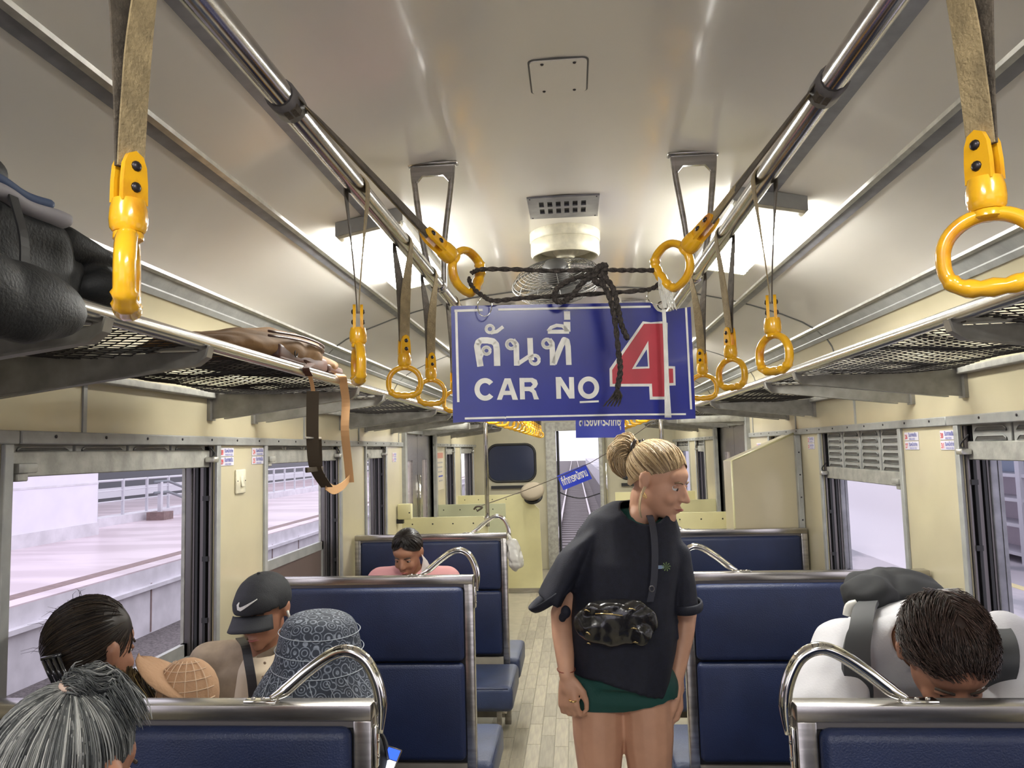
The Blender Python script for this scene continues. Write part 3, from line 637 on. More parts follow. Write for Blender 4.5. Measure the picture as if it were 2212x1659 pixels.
def tied_handle(s, A, tip, lab, flip, spin):
    A, tip = V(A), V(tip); d = (A-tip).normalized(); L_ = (A-tip).length; t = thing('strap_handle', lab, 'strap handle', A, GS)
    zz = d; xx = V((0, 1, 0)); xx = (xx-zz*xx.dot(zz)).normalized(); yy = zz.cross(xx); Mx = Matrix((xx, yy, zz)).transposed().to_4x4() @ Matrix.Rotation(spin, 4, 'Z')
    sl = L_-.115
    pts = [V((0, 0, .02)), V((s*.015, 0, .018)), V((s*-.0195, 0, 0))]
    Lr = sl-.012
    for sg, m_ in ((-1, BANDD), (1, BAND)):
        st = Mx @ V((0, .0195*sg*0, 0)); P0 = V((0, 0, .0205)) if sg > 0 else V((-s*.0205, 0, 0)); e = Mx @ V((0, sg*.0015, -Lr))
        side0 = V((0, 1, 0)); side1 = Mx.to_3x3() @ V((1, 0, 0)); P = []; S = []
        P.append(V((s*.0205, 0, 0)) if sg > 0 else V((0, 0, -.0205))); S.append(side0); P.append(V((s*.014, 0, .0145)) if sg > 0 else V((-s*.015, 0, -.015))); S.append(side0)
        for i in range(11): q_ = i/10; P.append(P0.lerp(e, q_)); S.append(side0.lerp(side1, q_**.6))
        MB().ribbon(P, S, .020, .002).build('strap', m_, t, local=True)
    handle_parts(t, Mx @ Matrix.Translation((0, 0, -Lr-.012)), flip)
    return t
PL = V((-.140, 1.215, 1.875)); PR_ = V((.155, 1.215, 1.868))
tl = tied_handle(-1, (-RX, .93, RZ), PL, 'yellow ring handle pulled inward to hold the left end of the sign rope', R(-20), R(-35))
tr_ = tied_handle(1, (RX, .985, RZ), PR_, 'yellow ring handle pulled inward to hold the right end of the sign rope', R(35), R(30))

# ================================================================== SIGN AND ROPES
SC, SY = V((.0135, 1.20, 1.734)), R(12.5)
sg_ = thing('car_number_sign', 'big blue enamel sign with white Thai lettering, CAR NO and a red 4', 'sign', SC)
sg_.rotation_euler = (0, R(.15), SY)
SW, SH = .392, .183
CORN = [(95, 212), (2105, 145), (2168, 1085), (132, 1195)]
def suv(px, py):                                       # picture of the sign -> its own plane
    u = (px-100)/2020; v = (py-200)/990
    for _ in range(8):
        tl, tr, br, bl2 = CORN
        x = (1-v)*((1-u)*tl[0]+u*tr[0])+v*((1-u)*bl2[0]+u*br[0]); y = (1-v)*((1-u)*tl[1]+u*tr[1])+v*((1-u)*bl2[1]+u*br[1])
        u += (px-x)/2035; v += (py-y+(px-x)*.033)/985
    return ((u-.5)*SW, (.5-v)*SH)
def splate(pts, y0, y1, m, nm): return MB().prism([suv(*p) for p in pts], (0, y0, 0), (1, 0, 0), (0, 0, 1), (0, y1-y0, 0)).build(nm, m, sg_, local=True)
outl = [(95, 222), (105, 210), (1740, 120), (1765, 125), (1790, 165), (1815, 190), (1850, 200), (1930, 190), (1960, 172), (2105, 145), (2168, 1085), (1930, 1105), (1900, 1100), (200, 1185), (132, 1195)]
splate(outl, 0, .0025, SIGNB, 'plate')
def stroke(mb, pts, w, y=-.0009, closed=False):         # flat painted stroke with round joins
    q = [V(suv(*p)+(0,)) for p in pts]; w = w*SW/2030/2; n_ = len(q)
    for i in range(n_ if closed else n_-1):
        a, b = q[i], q[(i+1) % n_]; d = (b-a).normalized(); nn = V((-d.y, d.x, 0))*w
        mb.add([(p.x, y, p.y) for p in (a+nn, b+nn, b-nn, a-nn)], [(0, 1, 2, 3)])
    for i, a in enumerate(q):
        if (closed or 0 < i < n_-1): mb.add([(a.x+w*cos(2*pi*k/12), y-.00001, a.y+w*sin(2*pi*k/12)) for k in range(12)], [tuple(range(12))])
def circ(cx, cy, r, a0=0, a1=360, n=14): return [(cx+r*cos(R(a0+(a1-a0)*k/n)), cy+r*sin(R(a0+(a1-a0)*k/n))) for k in range(n+1)]
lt = MB()
# kho khwai
stroke(lt, [(342, 715), (322, 600), (312, 545), (322, 510), (345, 495), (395, 493), (440, 500), (465, 525), (472, 570), (478, 706)], 52)
stroke(lt, circ(388, 580, 30), 26); stroke(lt, [(358, 592), (340, 640), (344, 700)], 34)
# mai han-akat
stroke(lt, circ(412, 396, 31), 24); stroke(lt, [(420, 428), (470, 415), (520, 372)], 28)
# no nu
stroke(lt, circ(588, 520, 36), 28); stroke(lt, [(600, 485), (630, 520), (634, 600), (638, 698)], 46); stroke(lt, [(650, 680), (760, 600)], 34); stroke(lt, [(742, 460), (750, 600), (760, 650)], 46); stroke(lt, circ(785, 643, 37), 28)
# tho thahan
stroke(lt, circ(885, 502, 36), 28); stroke(lt, [(900, 468), (925, 500), (930, 560), (935, 684)], 46); stroke(lt, [(945, 670), (1000, 520), (1025, 465), (1050, 475), (1060, 520), (1070, 676)], 46)
# sara ii and mai ek
stroke(lt, [(888, 402), (1066, 395)], 34); stroke(lt, [(890, 398), (915, 365), (960, 345), (1010, 348), (1050, 385)], 28); stroke(lt, [(1050, 395), (1046, 312)], 56); stroke(lt, [(1048, 294), (1044, 222)], 52)
# frame lines
stroke(lt, [(122, 252), (350, 236)], 20); stroke(lt, [(135, 240), (170, 1020)], 20); stroke(lt, [(475, 228), (1755, 156)], 18); stroke(lt, [(2062, 152), (2125, 1010)], 18)
stroke(lt, [(225, 1155), (545, 1135), (560, 1138)], 16); stroke(lt, [(560, 1132), (1500, 1078), (2080, 1052)], 15); stroke(lt, [(1168, 985), (1328, 972)], 16)
lt.build('thai_lettering', WHITE, sg_, local=True)
def sfont(s, x0, y0, x1, y1, x2, y2, bold=.018):       # bottom-left, bottom-right, top-left in the picture
    vs, fs = textmesh(s, bold); mb = MB(); out = []
    for x, y in vs: p = suv(x0+(x1-x0)*x+(x2-x0)*y, y0+(y1-y0)*x+(y2-y0)*y); out.append((p[0], -.0010, p[1]))
    mb.add(out, fs); return mb
def flat(pts, y, m, nm): return MB().add([(suv(*p)[0], y, suv(*p)[1]) for p in pts], [tuple(range(len(pts)))]).build(nm, m, sg_, local=True)
def earc(cx, cy, rx, ry, a0, a1, n=26): return [(cx+rx*cos(R(a0+(a1-a0)*k/n)), cy+ry*sin(R(a0+(a1-a0)*k/n))) for k in range(n+1)]
def arcband(cx, cy, rx, ry, w, a0, a1, n=40):
    P1, P2 = earc(cx, cy, rx+w/2, ry+w/2, a0, a1, n), earc(cx, cy, rx-w/2, ry-w/2, a0, a1, n)
    MB().add([(suv(*p)[0], -.0010, suv(*p)[1]) for p in P1+P2], [(i, i+1, n+2+i, n+1+i) for i in range(n)]).build('letter', WHITE, sg_, local=True)
arcband(384, 906, 65, 74, 42, 38, 318); arcband(1240, 861, 69, 74, 40, 0, 360)
flat([(482, 990), (541, 808), (590, 806), (655, 984), (610, 985), (597, 945), (535, 948), (522, 988)], -.0010, WHITE, 'letter'); flat([(566, 850), (586, 910), (545, 912)], -.0014, SIGNB, 'letter_gap')
flat([(672, 980), (662, 800), (770, 796), (805, 812), (816, 845), (803, 872), (782, 888), (800, 905), (810, 935), (828, 974), (786, 976), (768, 920), (745, 908), (708, 909), (712, 978)], -.0010, WHITE, 'letter'); flat([(704, 835), (758, 832), (773, 850), (758, 870), (706, 873)], -.0014, SIGNB, 'letter_gap')
flat([(972, 964), (962, 782), (1006, 780), (1078, 888), (1073, 778), (1114, 777), (1124, 956), (1080, 958), (1006, 848), (1012, 962)], -.0010, WHITE, 'letter')
four_w = [(1690, 284), (1760, 290), (1875, 276), (1905, 290), (1915, 655), (1978, 655), (1986, 815), (1922, 820), (1930, 935), (1765, 942), (1756, 832), (1420, 845), (1414, 695)]
four_r = [(1700, 305), (1880, 296), (1893, 676), (1960, 675), (1966, 795), (1898, 800), (1904, 912), (1787, 916), (1780, 808), (1442, 822), (1436, 706)]
hole_w = [(1740, 448), (1755, 680), (1605, 692)]; hole_b = [(1728, 520), (1742, 665), (1636, 672)]
flat(four_w, -.0007, WHITE, 'number_outline'); flat(four_r, -.0010, SIGNR, 'number'); flat(hole_w, -.0013, WHITE, 'number_outline'); flat(hole_b, -.0016, SIGNB, 'number_hole')
# wire rings and ropes (world space, at the sign's distance)
def at(px, py, y): return UY(px, py, y)
rg = thing('key_ring', 'steel wire ring through the left top corner of the blue sign', 'ring', at(1048, 668, 1.155))
c_ = at(1047, 662, 1.155)
MB().tube([c_+V((.011*cos(a), .009*sin(a)*.5, .0165*sin(a))) for a in [2*pi*k/24 for k in range(24)]], .0009, 6, closed=True).build('wire', CHROME, rg, smooth=True)
rg = thing('key_ring', 'steel wire ring at the torn right top corner of the blue sign', 'ring', at(1420, 645, 1.225))
for (px, py, r_) in ((1418, 640, .0145), (1431, 660, .0075)):
    c_ = at(px, py, 1.222); MB().tube([c_+V((r_*cos(a), .006*sin(a), r_*sin(a))) for a in [2*pi*k/24 for k in range(24)]], .001, 6, closed=True).build('wire', CHROME if r_ > .01 else RIVET, rg, smooth=True)
rp = thing('rope', 'dark twisted rope strung between two yellow ring handles above the sign', 'rope', at(1295, 590, 1.2))
def rope(pts, r_=.0042, nm='strand', seg=10):
    P = bez(pts, seg); q = MB()
    for ph in (0, pi):
        T = []
        for i, p in enumerate(P):
            d = ((P[min(i+1, len(P)-1)]-P[max(i-1, 0)])).normalized(); u = d.cross(V((.3, 1, .2))).normalized(); w = d.cross(u); a = i*.9+ph; T.append(p+(u*cos(a)+w*sin(a))*r_*.45)
        q.tube(T, r_*.72, 6)
    q.build(nm, ROPE, rp, smooth=True)
YR = 1.195
rope([at(1018, 590, 1.205), at(1040, 582, YR), at(1110, 582, YR), at(1190, 585, YR), at(1290, 583, YR), at(1350, 584, YR), at(1412, 584, 1.21)], .0036)
rope([at(1012, 600, 1.20), at(1022, 622, YR), at(1045, 640, 1.16), at(1068, 650, 1.16), at(1130, 644, YR), at(1250, 637, YR), at(1370, 629, YR), at(1412, 622, 1.215), at(1432, 600, 1.215)], .0036)
rope([at(1292, 590, 1.18), at(1240, 602, 1.17), at(1205, 622, 1.17), at(1198, 646, 1.17), at(1215, 652, 1.165), at(1235, 640, 1.17), at(1262, 608, 1.17), at(1295, 592, 1.175)], .0042)
rope([at(1296, 600, 1.165), at(1308, 575, 1.165), at(1290, 580, 1.16), at(1284, 605, 1.165), at(1302, 612, 1.165), at(1306, 588, 1.17)], .0050)
rope([at(1300, 590, 1.165), at(1324, 622, 1.155), at(1334, 660, 1.15), at(1342, 700, 1.15), at(1356, 733, 1.15)], .0042)
rope([at(1296, 604, 1.165), at(1316, 640, 1.15), at(1328, 690, 1.15), at(1336, 760, 1.15), at(1340, 800, 1.15), at(1334, 838, 1.15)], .0042)
q = MB()
for k in range(14): q.tube([at(1334, 836, 1.15), at(1334+(k-7)*1.6, 855, 1.15+.002*((k*7) % 5-2)), at(1322+(k-7)*2.6, 878-(k % 3)*4, 1.15)], .0011, 4)
q.build('tassel', ROPE, rp)
ws = thing('white_string', 'white plastic string tied round the right ring and hanging over the sign', 'string', at(1430, 620, 1.215))
q = MB()
for k in range(9): q.tube(bez([at(1422+k*1.5, 598+k, 1.205), at(1424+k*3.5, 625, 1.20+.002*(k % 3)), at(1430+k*1.2, 650, 1.2), at(1434+k*.8, 665, 1.2)], 5), .0008, 4)
for k in range(9): q.tube([at(1426, 605, 1.203), at(1436+k*2, 636, 1.2), at(1444+k*2.2, 664+(k % 3)*3, 1.197)], .0006, 4)
q.build('fibres', WHITE, ws)
q = MB()
for k in range(5): q.tube(bez([at(1431+k*1.4, 668, 1.204), at(1434+k*1.8, 740, 1.203), at(1436+k*2, 820, 1.203), at(1437+k*3, 902, 1.205)], 6), .0010, 5)
q.build('strands', WHITE, ws, smooth=True)

# ---- two small hanging signs far down the aisle and their wire
wr = thing('hanging_wire', 'thin wire slung across the aisle from the left partition to the right pole', 'wire', UY(1200, 1040, 7.0))
MB().tube([UY(1027, 1097, 5.85), UY(1127, 1062, 6.6), UY(1208, 1030, 7.0), UY(1275, 1000, 7.0), UY(1330, 968, 6.9), UY(1420, 905, 5.8)], .0035, 5).build('wire', BANDD, wr)
q = MB(); q.tube(bez([UY(1024, 1100, 5.84), UY(1030, 1094, 5.82), UY(1042, 1096, 5.82), UY(1030, 1104, 5.82)], 4), .008, 5, closed=False); q.build('knot', BANDD, wr, smooth=True)
def hang_sign(lab, a, b, c, y, text, th, yb=None):
    A, B, D = UY(*a, y), UY(*b, y), UY(*c, y); t = thing('hanging_sign', lab, 'sign', (A+B)/2); ux = (B-A); uy = (D-A); w, h = ux.length, uy.length; ux.normalize(); uy.normalize()
    MB().prism([(0, 0), (w, 0), (w, h), (0, h)], A, ux, uy, (0, .008, 0)).build('plate', SIGNB2, t)
    q = MB(); put_text(q, text, A, ux, uy, w*.86, h*th, .02, lift=ux*w*.07+uy*h*.26+V((0, -.004, 0))); q.build('lettering', WHITE, t); return t, A, ux, uy
hang_sign('small blue sign with white Thai lettering hanging just below the big sign', (1244, 946), (1350, 945), (1243, 884), 4.6, 'สำรองพระภิกษุ', .62)
t_ = hang_sign('small tilted blue sign with white Thai lettering on a wire before the end door', (1217, 1059), (1279, 1034), (1203, 1028), 7.0, 'ที่ทำการพนักงาน', .62)[0]
st_ = thing('sign_string', 'cord holding the small blue sign for monks up to the ceiling', 'cord', (.05, 4.6, 2.4))
for px in (1255, 1340): MB().tube([UY(px, 884, 4.6), V((UY(px, 884, 4.6).x, 4.6, zc(.3)))], .002, 5).build('cord', BANDD, st_)

# ================================================================== LUGGAGE RACKS
def rack(s, nm):
    xf, xb, z = s*.785, s*HW, 1.842; ya, yb = -1.6, 8.35
    t = thing('luggage_rack', 'overhead luggage rack of black net on grey brackets along the %s wall' % nm, 'luggage rack', (s*1.05, 3, z), 'luggage racks')
    MB().tube([(xf, ya+(yb-ya)*i/10, z+.005) for i in range(11)], .0165, 14).build('front_rail', mat('rack_tube', (.62, .61, .58), .22, metal=.95), t, smooth=True)
    MB().rbox((s*(HW-.028), ya, z-.028), (s*HW, yb, z-.004), .004, 1).build('rear_rail', GREYD, t, auto=40)
    base = None
    for y in ((-1.42, -.32, .07, 1.20, 1.56, 2.69, 3.07, 4.26, 4.78, 5.48, 6.55, 7.2, 8.2) if s < 0 else (-1.42, -.32, .07, 1.20, 1.58, 2.66, 3.06, 4.26, 4.78, 5.86, 6.55, 7.2, 8.2)):
        if base is None:
            q = MB(); L_ = HW-.785
            q.prism([(-.008, .010), (-.016, -.004), (-.010, -.024), (.010, -.040), (L_-.06, -.098), (L_-.005, -.103), (L_-.005, -.010), (.03, -.016), (.012, -.016)], (0, -.004, 0), (s, 0, 0), (0, 0, 1), (0, .008, 0))
            q.prism([(.012, -.012), (L_-.005, -.008), (L_-.005, .0), (.012, -.004)], (0, -.016, 0), (s, 0, 0), (0, 0, 1), (0, .032, 0))
            q.prism([(-.016, -.004), (-.010, -.024), (.010, -.040), (L_-.06, -.100), (L_-.06, -.104), (.010, -.045), (-.014, -.028), (-.020, -.004)], (0, -.012, 0), (s, 0, 0), (0, 0, 1), (0, .024, 0))
            q.box((s*(L_-.012), -.022, -.108), (s*L_, .022, -.004))
            base = q.build('bracket', BRK, t, auto=30, local=True); o = base
        else: o = base.copy(); C.objects.link(o); o.parent = t
        o.location = (xf-s*1.05, y-3, .0)
    # net: zig-zag cords joined at knots, sagging a little between brackets
    vs = []; fs = []; px, py = .021, .031; nx = int((HW-.03-.80)/px); r_ = .0011; j0 = int((ya+.1)/py)
    def P(i, j, jj=0):
        x = .797+i*px; y = y0n+j*py+jj; sag = .014*sin(pi*min(1, max(0, (x-.8)/.5)))
        w = .5*py*.0
        return V((s*x, y+nz((x, y, 0), 9)*.012, z-.004-sag+nz((x, y, 3), 6)*.010))
    segs = []
    y0n = ya+.1; ny = int((6.2-y0n)/py)
    for i in range(nx):
        for j in range(ny):
            off = (i % 2)*.5
            a = P(i, j, off*py); 
            for dj in (-.5, .5):
                b = P(i+1, j, (off+dj)*py); segs.append((a, b))
    for a, b in segs:
        d = (b-a).normalized(); u = d.cross(V((0, 0, 1))).normalized()*r_; w = V((0, 0, r_)); k_ = len(vs)
        # thin at the middle, fat at the knot
        for p, f in ((a, 1.7), (b, 1.0)): vs += [p+u*f, p-u*.5*f+w*.87*f, p-u*.5*f-w*.87*f]
        fs += [(k_, k_+1, k_+4, k_+3), (k_+1, k_+2, k_+5, k_+4), (k_+2, k_, k_+3, k_+5)]
    q = MB(); q.v = [tuple(v) for v in vs]; q.f = fs
    tag(q.build('net', NET, t), kind='stuff')
    q = MB()
    for j in range(0, int((yb-6.2)/.03)): q.tube([(s*.80, 6.2+j*.03, z-.005), (s*1.05, 6.215+j*.03, z-.02), (s*1.30, 6.2+j*.03, z-.005)], .0025, 3, caps=False)
    for j in range(0, 18): q.tube([(s*(.80+j*.028), 6.2, z-.012), (s*(.80+j*.028), yb, z-.012)], .0025, 3, caps=False)
    tag(q.build('far_net', NET, t), kind='stuff')
rack(-1, 'left'); rack(1, 'right')

# ================================================================== SEATS
HT = 1.109
def seat_proto(s):
    t = thing('bench_seat', None, 'seat', (0, 0, 0)); xa, xb = .405, 1.318
    q = MB(); q.rbox((s*xa, -.024, HT-.030), (s*xb, .024, HT), .0025, 2); q.build('top_rail', STEEL, t, auto=40)
    for x0, x1 in ((xa, xa+.036), (xb-.036, xb)):
        q = MB(); q.rbox((s*x0, -.0225, .02), (s*x1, .0225, HT-.030), .003, 2); q.build('post', STEEL, t, auto=40)
    box('top_trim', (s*(xa+.036), -.018, HT-.044), (s*(xb-.036), .018, HT-.030), DARK2, t); q = MB(); q.box((s*(xa+.036), -.020, .06), (s*(xb-.036), .020, .40)); q.build('lower_panel', LAMIN, t)
    box('core', (s*(xa+.036), -.010, .40), (s*(xb-.036), .010, HT-.046), BLACK, t)
    for f in (-1, 1):
        for z0, z1 in ((.786, HT-.040), (.416, .780)):
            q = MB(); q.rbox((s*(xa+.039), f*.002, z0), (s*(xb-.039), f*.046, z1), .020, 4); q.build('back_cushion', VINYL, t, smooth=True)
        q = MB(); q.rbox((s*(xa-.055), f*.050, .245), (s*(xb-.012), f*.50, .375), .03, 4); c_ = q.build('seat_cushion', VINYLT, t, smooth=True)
        q = MB(); q.tube([(s*(xa-.045), f*.08, .363), (s*(xa-.045), f*.48, .363)], .004, 6); q.tube([(s*(xa-.03), f*.492, .363), (s*(xb-.05), f*.492, .363)], .004, 6); q.build('piping', VINYL, c_, smooth=True)
        q = MB(); q.prism([(f*.025, .10), (f*.08, .10), (f*.44, .24), (f*.025, .24)], (s*(xa+.02), 0, 0), (0, 1, 0), (0, 0, 1), (s*.025, 0, 0)); q.build('seat_support', LAMIN, t)
        box('leg', (s*(xa+.03), f*.24, 0), (s*(xa+.055), f*.275, .20), STEEL, t)
    q = MB(); zt = HT; xo = xa-.002                     # grab handle: rises from the top rail, bends over the aisle side
    pts = bez([(s*.615, 0, zt+.006), (s*.585, 0, zt+.022), (s*.54, 0, zt+.058), (s*.492, 0, zt+.090), (s*.456, 0, zt+.098), (s*.422, 0, zt+.080), (s*.400, 0, zt+.040), (s*(xo-.012), 0, zt-.005), (s*(xo-.010), 0, zt-.06)], 6)
    q.tube(pts, [.0125 if 5 < i < len(pts)-6 else .0125*(.45+.55*min(i, len(pts)-1-i)/6) for i in range(len(pts))], 14); h = q.build('grab_handle', CHROME, t, smooth=True)
    MB().rbox((s*.600, -.013, zt), (s*.668, .013, zt+.005), .002, 2).build('flange', CHROME, h, auto=40); MB().rbox((s*(xo-.006), -.013, zt-.125), (s*xo, .013, zt-.045), .002, 2).build('flange', CHROME, h, auto=40)
    q = MB()
    for x in (.632, .652): MB().lathe([(.0045, 0), (.004, .0025), (.001, .003)], (s*x, 0, zt+.005), 10).build('bolt', STEEL, h, smooth=True)
    for z in (-.075, -.105): MB().lathe([(.0045, 0), (.004, .0025), (.001, .003)], (s*(xo-.006), 0, zt+z), 10, Matrix.Rotation(-s*pi/2, 3, 'Y')).build('bolt', STEEL, h, smooth=True)
    return t
SP = {-1: seat_proto(-1), 1: seat_proto(1)}
LBL = {(-1, 1): 'blue vinyl double bench in the left foreground, steel frame, grey-haired head in front of it', (-1, 2): 'blue vinyl double bench on the left behind the man in the black cap',
       (-1, 3): 'blue vinyl double bench on the left behind the person in pink', (1, 1): 'blue vinyl double bench in the right foreground, before the bent-over man', (1, 2): 'blue vinyl double bench on the right behind the bent-over man',
       (1, 3): 'blue vinyl double bench on the right against the slanted cream partition', (-1, 0): 'blue vinyl double bench carrying the grey-haired person', (1, 0): 'blue vinyl double bench beside the viewer, right'}
DY = 1.4947
for s in (-1, 1):
    for k in range(0, 4):
        o = SP[s] if k == 0 else copy_tree(SP[s]); o.location = (0, DY*k+.024, 0); o['label'] = LBL[(s, k)]; o['group'] = 'blue bench seats'
        if (s, k) == (1, 3):                            # this one stands against the cabinet: one-sided
            for ch in list(o.children):
                if ch.name.split('.')[0] in ('seat_cushion', 'back_cushion', 'seat_support', 'leg') and sum(v.co.y for v in ch.data.vertices) > 0:
                    for g_ in list(ch.children): bpy.data.objects.remove(g_)
                    bpy.data.objects.remove(ch)
# ================================================================== PARTITIONS, POLES, FITTINGS
def panel(lab, pts, y, th, m, extra=None):
    t = thing('partition', lab, 'partition', (sum(p[0] for p in pts)/len(pts), y, 0)); MB().prism(pts, (0, y, 0), (1, 0, 0), (0, 0, 1), (0, th, 0)).build('panel', m, t)
    if extra: extra(t)
    return t
def beads(t, x0, x1, z, y, n):
    for k in range(n): MB().lathe([(.006, 0), (.004, .003)], (x0+(x1-x0)*(k+.5)/n, y, z-.05), 8, Matrix.Rotation(pi/2, 3, 'X')).build('screw', RIVET, t)
panel('cream partition on the left behind the last bench, beside the side door', [(-HW, 0), (-.665, 0), (-.665, 1.02), (-.70, 1.095), (-HW, 1.095)], 5.80, .03, CREAM2, lambda t: beads(t, -HW, -.7, 1.095, 5.80, 4))
panel('pale green partition on the left beyond the side door', [(-HW, 0), (-.66, 0), (-.66, 1.09), (-HW, 1.09)], 7.2, .03, GREENC, lambda t: beads(t, -HW, -.7, 1.09, 7.2, 4))
panel('cream partition at the far left end with a cap hanging on its corner', [(-HW, 0), (-.385, 0), (-.405, .92), (-.58, 1.09), (-HW, 1.09)], 8.6, .03, CREAM2, lambda t: (beads(t, -HW, -.7, 1.09, 8.6, 4), box('kickplate', (-HW, 8.585, 0), (-.385, 8.6, .05), STEEL, t)))
panel('cream partition on the right behind the slanted cabinet', [(HW, 0), (.665, 0), (.665, 1.095), (HW, 1.095)], 5.80, .03, CREAM2, lambda t: beads(t, .7, HW, 1.095, 5.80, 4))
panel('cream partition on the right beyond the side door', [(HW, 0), (.66, 0), (.66, 1.09), (HW, 1.09)], 7.2, .03, CREAM2)
panel('cream partition at the far right end', [(HW, 0), (.45, 0), (.45, 1.09), (HW, 1.09)], 8.6, .03, CREAM2)
t = thing('slanted_cabinet', 'tall cream cabinet with a slanted top on the right behind the last bench', 'cabinet', (1.1, 4.7, 0))
q = MB(); q.prism([(.935, .02), (.935, 1.495), (HW-.03, 1.645), (HW-.03, .02)], (0, 4.58, 0), (1, 0, 0), (0, 0, 1), (0, .26, 0)); q.build('body', mat('cabinet_cream', (.52, .46, .31), .3, coat=.3, var=.05, vscale=3), t)
MB().tube([(.935, 4.585, .02), (.935, 4.585, 1.50), (HW-.03, 4.585, 1.65)], .007, 6).build('edge_bead', CREAM2, t, smooth=True)
q = MB(); q.rbox((HW-.034, 4.54, .3), (HW-.004, 4.58, 1.64), .003, 1); st2 = q.build('corner_strip', GREY, t, auto=40)
for k in range(9): MB().lathe([(.005, 0), (.003, .003)], (HW-.018, 4.54, .5+.13*k), 8, Matrix.Rotation(pi/2, 3, 'X')).build('screw', RIVET, st2)
GP = 'vertical steel poles at the doorways'
for x, y, lab in ((-.668, 5.79, 'steel pole rising from the cream partition corner on the left'), (.668, 5.79, 'steel pole rising behind the standing woman, right')):
    t = thing('vertical_pole', lab, 'pole', (x, y, 1), GP)
    if y > 7: x *= 1.0
    MB().tube([(x, y, 1.02), (x, y, zc(x)-.01)], .0165, 10).build('tube', RAIL, t, smooth=True); MB().lathe([(.032, 0), (.030, -.008), (.018, -.012)], (x, y, zc(x)-.002), 14).build('flange', RAIL, t, smooth=True)
    MB().lathe([(.024, 0), (.024, .03), (.018, .034)], (x, y, 1.06), 12).build('foot', RAIL, t, smooth=True)
for s in (-1, 1):
    t = thing('door_header_beam', 'grey beam over the %s side door' % ('left' if s < 0 else 'right'), 'beam', (s*1.0, 5.85, 1.8)); MB().rbox((s*.80, 5.84, 1.765), (s*HW, 5.90, 1.815), .006, 2).build('beam', GREYD, t, auto=40)
    box('lintel', (s*(HW-.012), DOOR[0]-.05, 1.755), (s*(HW), DOOR[1]+.05, 1.80), GREYD, t)
# small wall things
t = thing('light_switch', 'ivory wall switch plate between the two left windows', 'switch', (-HW, 2.93, 1.51))
q = MB(); q.rbox((-HW, 2.898, 1.452), (-HW+.009, 2.985, 1.548), .004, 2); q.build('plate', IVORY, t, auto=50)
q = MB(); q.rbox((-HW+.008, 2.932, 1.480), (-HW+.014, 2.958, 1.522), .003, 2); q.v = [(x+(1.50-z)*.18, y, z) for x, y, z in q.v]; q.build('rocker', IVORY, t, auto=50)
for y in (2.908, 2.976): MB().lathe([(.0025, 0), (.002, .002)], (-HW+.009, y, 1.503), 8, Matrix.Rotation(pi/2, 3, 'Y')).build('screw', RIVET, t)
def seat_label(s, y0, y1, z1, rows, lab):
    t = thing('seat_label', lab, 'label', (s*HW, (y0+y1)/2, z1)); w = y1-y0; h = .036
    ux = V((0, 1, 0)) if s < 0 else V((0, -1, 0)); ox = y0 if s < 0 else y1; xf = s*(HW-.0025)
    for k, (num, th, en) in enumerate(rows):
        z = z1-(k+1)*h; p = MB(); p.rbox((s*HW, y0, z+.0015), (s*(HW-.003), y1, z+h-.0015), .001, 1); pl_ = p.build('plate', LABELW, t)
        lf = V((-s*.0016, 0, 0)); o = V((xf, ox, z))
        a = MB(); put_text(a, num, o+ux*w*.06+V((0, 0, h*.2)), ux, (0, 0, 1), w*.18, h*.55, .03, lift=lf); a.build('seat_number', LABELR, pl_)
        a = MB(); put_text(a, th, o+ux*w*.32+V((0, 0, h*.45)), ux, (0, 0, 1), w*.60, h*.46, .015, lift=lf); put_text(a, en, o+ux*w*.36+V((0, 0, h*.12)), ux, (0, 0, 1), w*(.52 if len(en) > 10 else .42), h*.20, .01, lift=lf); a.build('lettering', LABELB, pl_)
WS, AS = ('ริมหน้าต่าง', 'WINDOW SIDE'), ('ริมทางเดิน', 'AISLE SIDE')
seat_label(-1, 2.765, 2.885, 1.636, [('28',)+WS, ('29',)+AS], 'white seat number label left of the wall switch')
seat_label(-1, 3.055, 3.170, 1.636, [('24',)+WS, ('25',)+AS], 'white seat number label right of the wall switch')
seat_label(1, 3.03, 3.15, 1.628, [('26',)+AS, ('27',)+WS], 'white seat number label beside the louvred right window')
seat_label(1, 2.745, 2.855, 1.628, [('30',)+AS, ('31',)+WS], 'white seat number label beside the nearest right window')
seat_label(1, 4.30, 4.41, 1.628, [('22',)+AS, ('23',)+WS], 'white seat number label beside the slanted cabinet')
seat_label(-1, 5.50, 5.62, 1.60, [('20',)+WS, ('21',)+AS], 'white seat number label before the left side door')
seat_label(-1, 1.50, 1.665, 1.636, [('32',)+WS, ('33',)+AS], 'white seat number label at the left edge')
seat_label(1, 5.50, 5.62, 1.60, [('18',)+WS, ('19',)+AS], 'small white label before the right side door')
t = thing('notice', 'faded wall notice with red and blue print beyond the left side door', 'notice', (-HW, 7.45, 1.4))
box('sheet', (-HW, 7.25, 1.22), (-HW+.003, 7.68, 1.60), mat('notice_paper', (.66, .60, .46), .4), t); box('red_heading', (-HW+.003, 7.28, 1.53), (-HW+.004, 7.65, 1.585), mat('faded_red', (.55, .25, .18), .5), t)
for k in range(5): box('print_line', (-HW+.003, 7.32+.02*k, 1.48-.045*k), (-HW+.004, 7.62-.015*(k % 3), 1.495-.045*k), LABELB if k == 3 else mat('faded_print', (.42, .40, .38), .5), t)
t = thing('junction_box', 'cream electrical box on the wall by the left side door', 'box', (-HW+.05, 5.66, 1.1)); MB().rbox((-HW+.01, 5.60, 1.10), (-HW+.115, 5.66, 1.215), .008, 2).build('housing', CREAM2, t, auto=40); box('bracket', (-HW, 5.61, 1.07), (-HW+.05, 5.65, 1.10), BLACK, t)
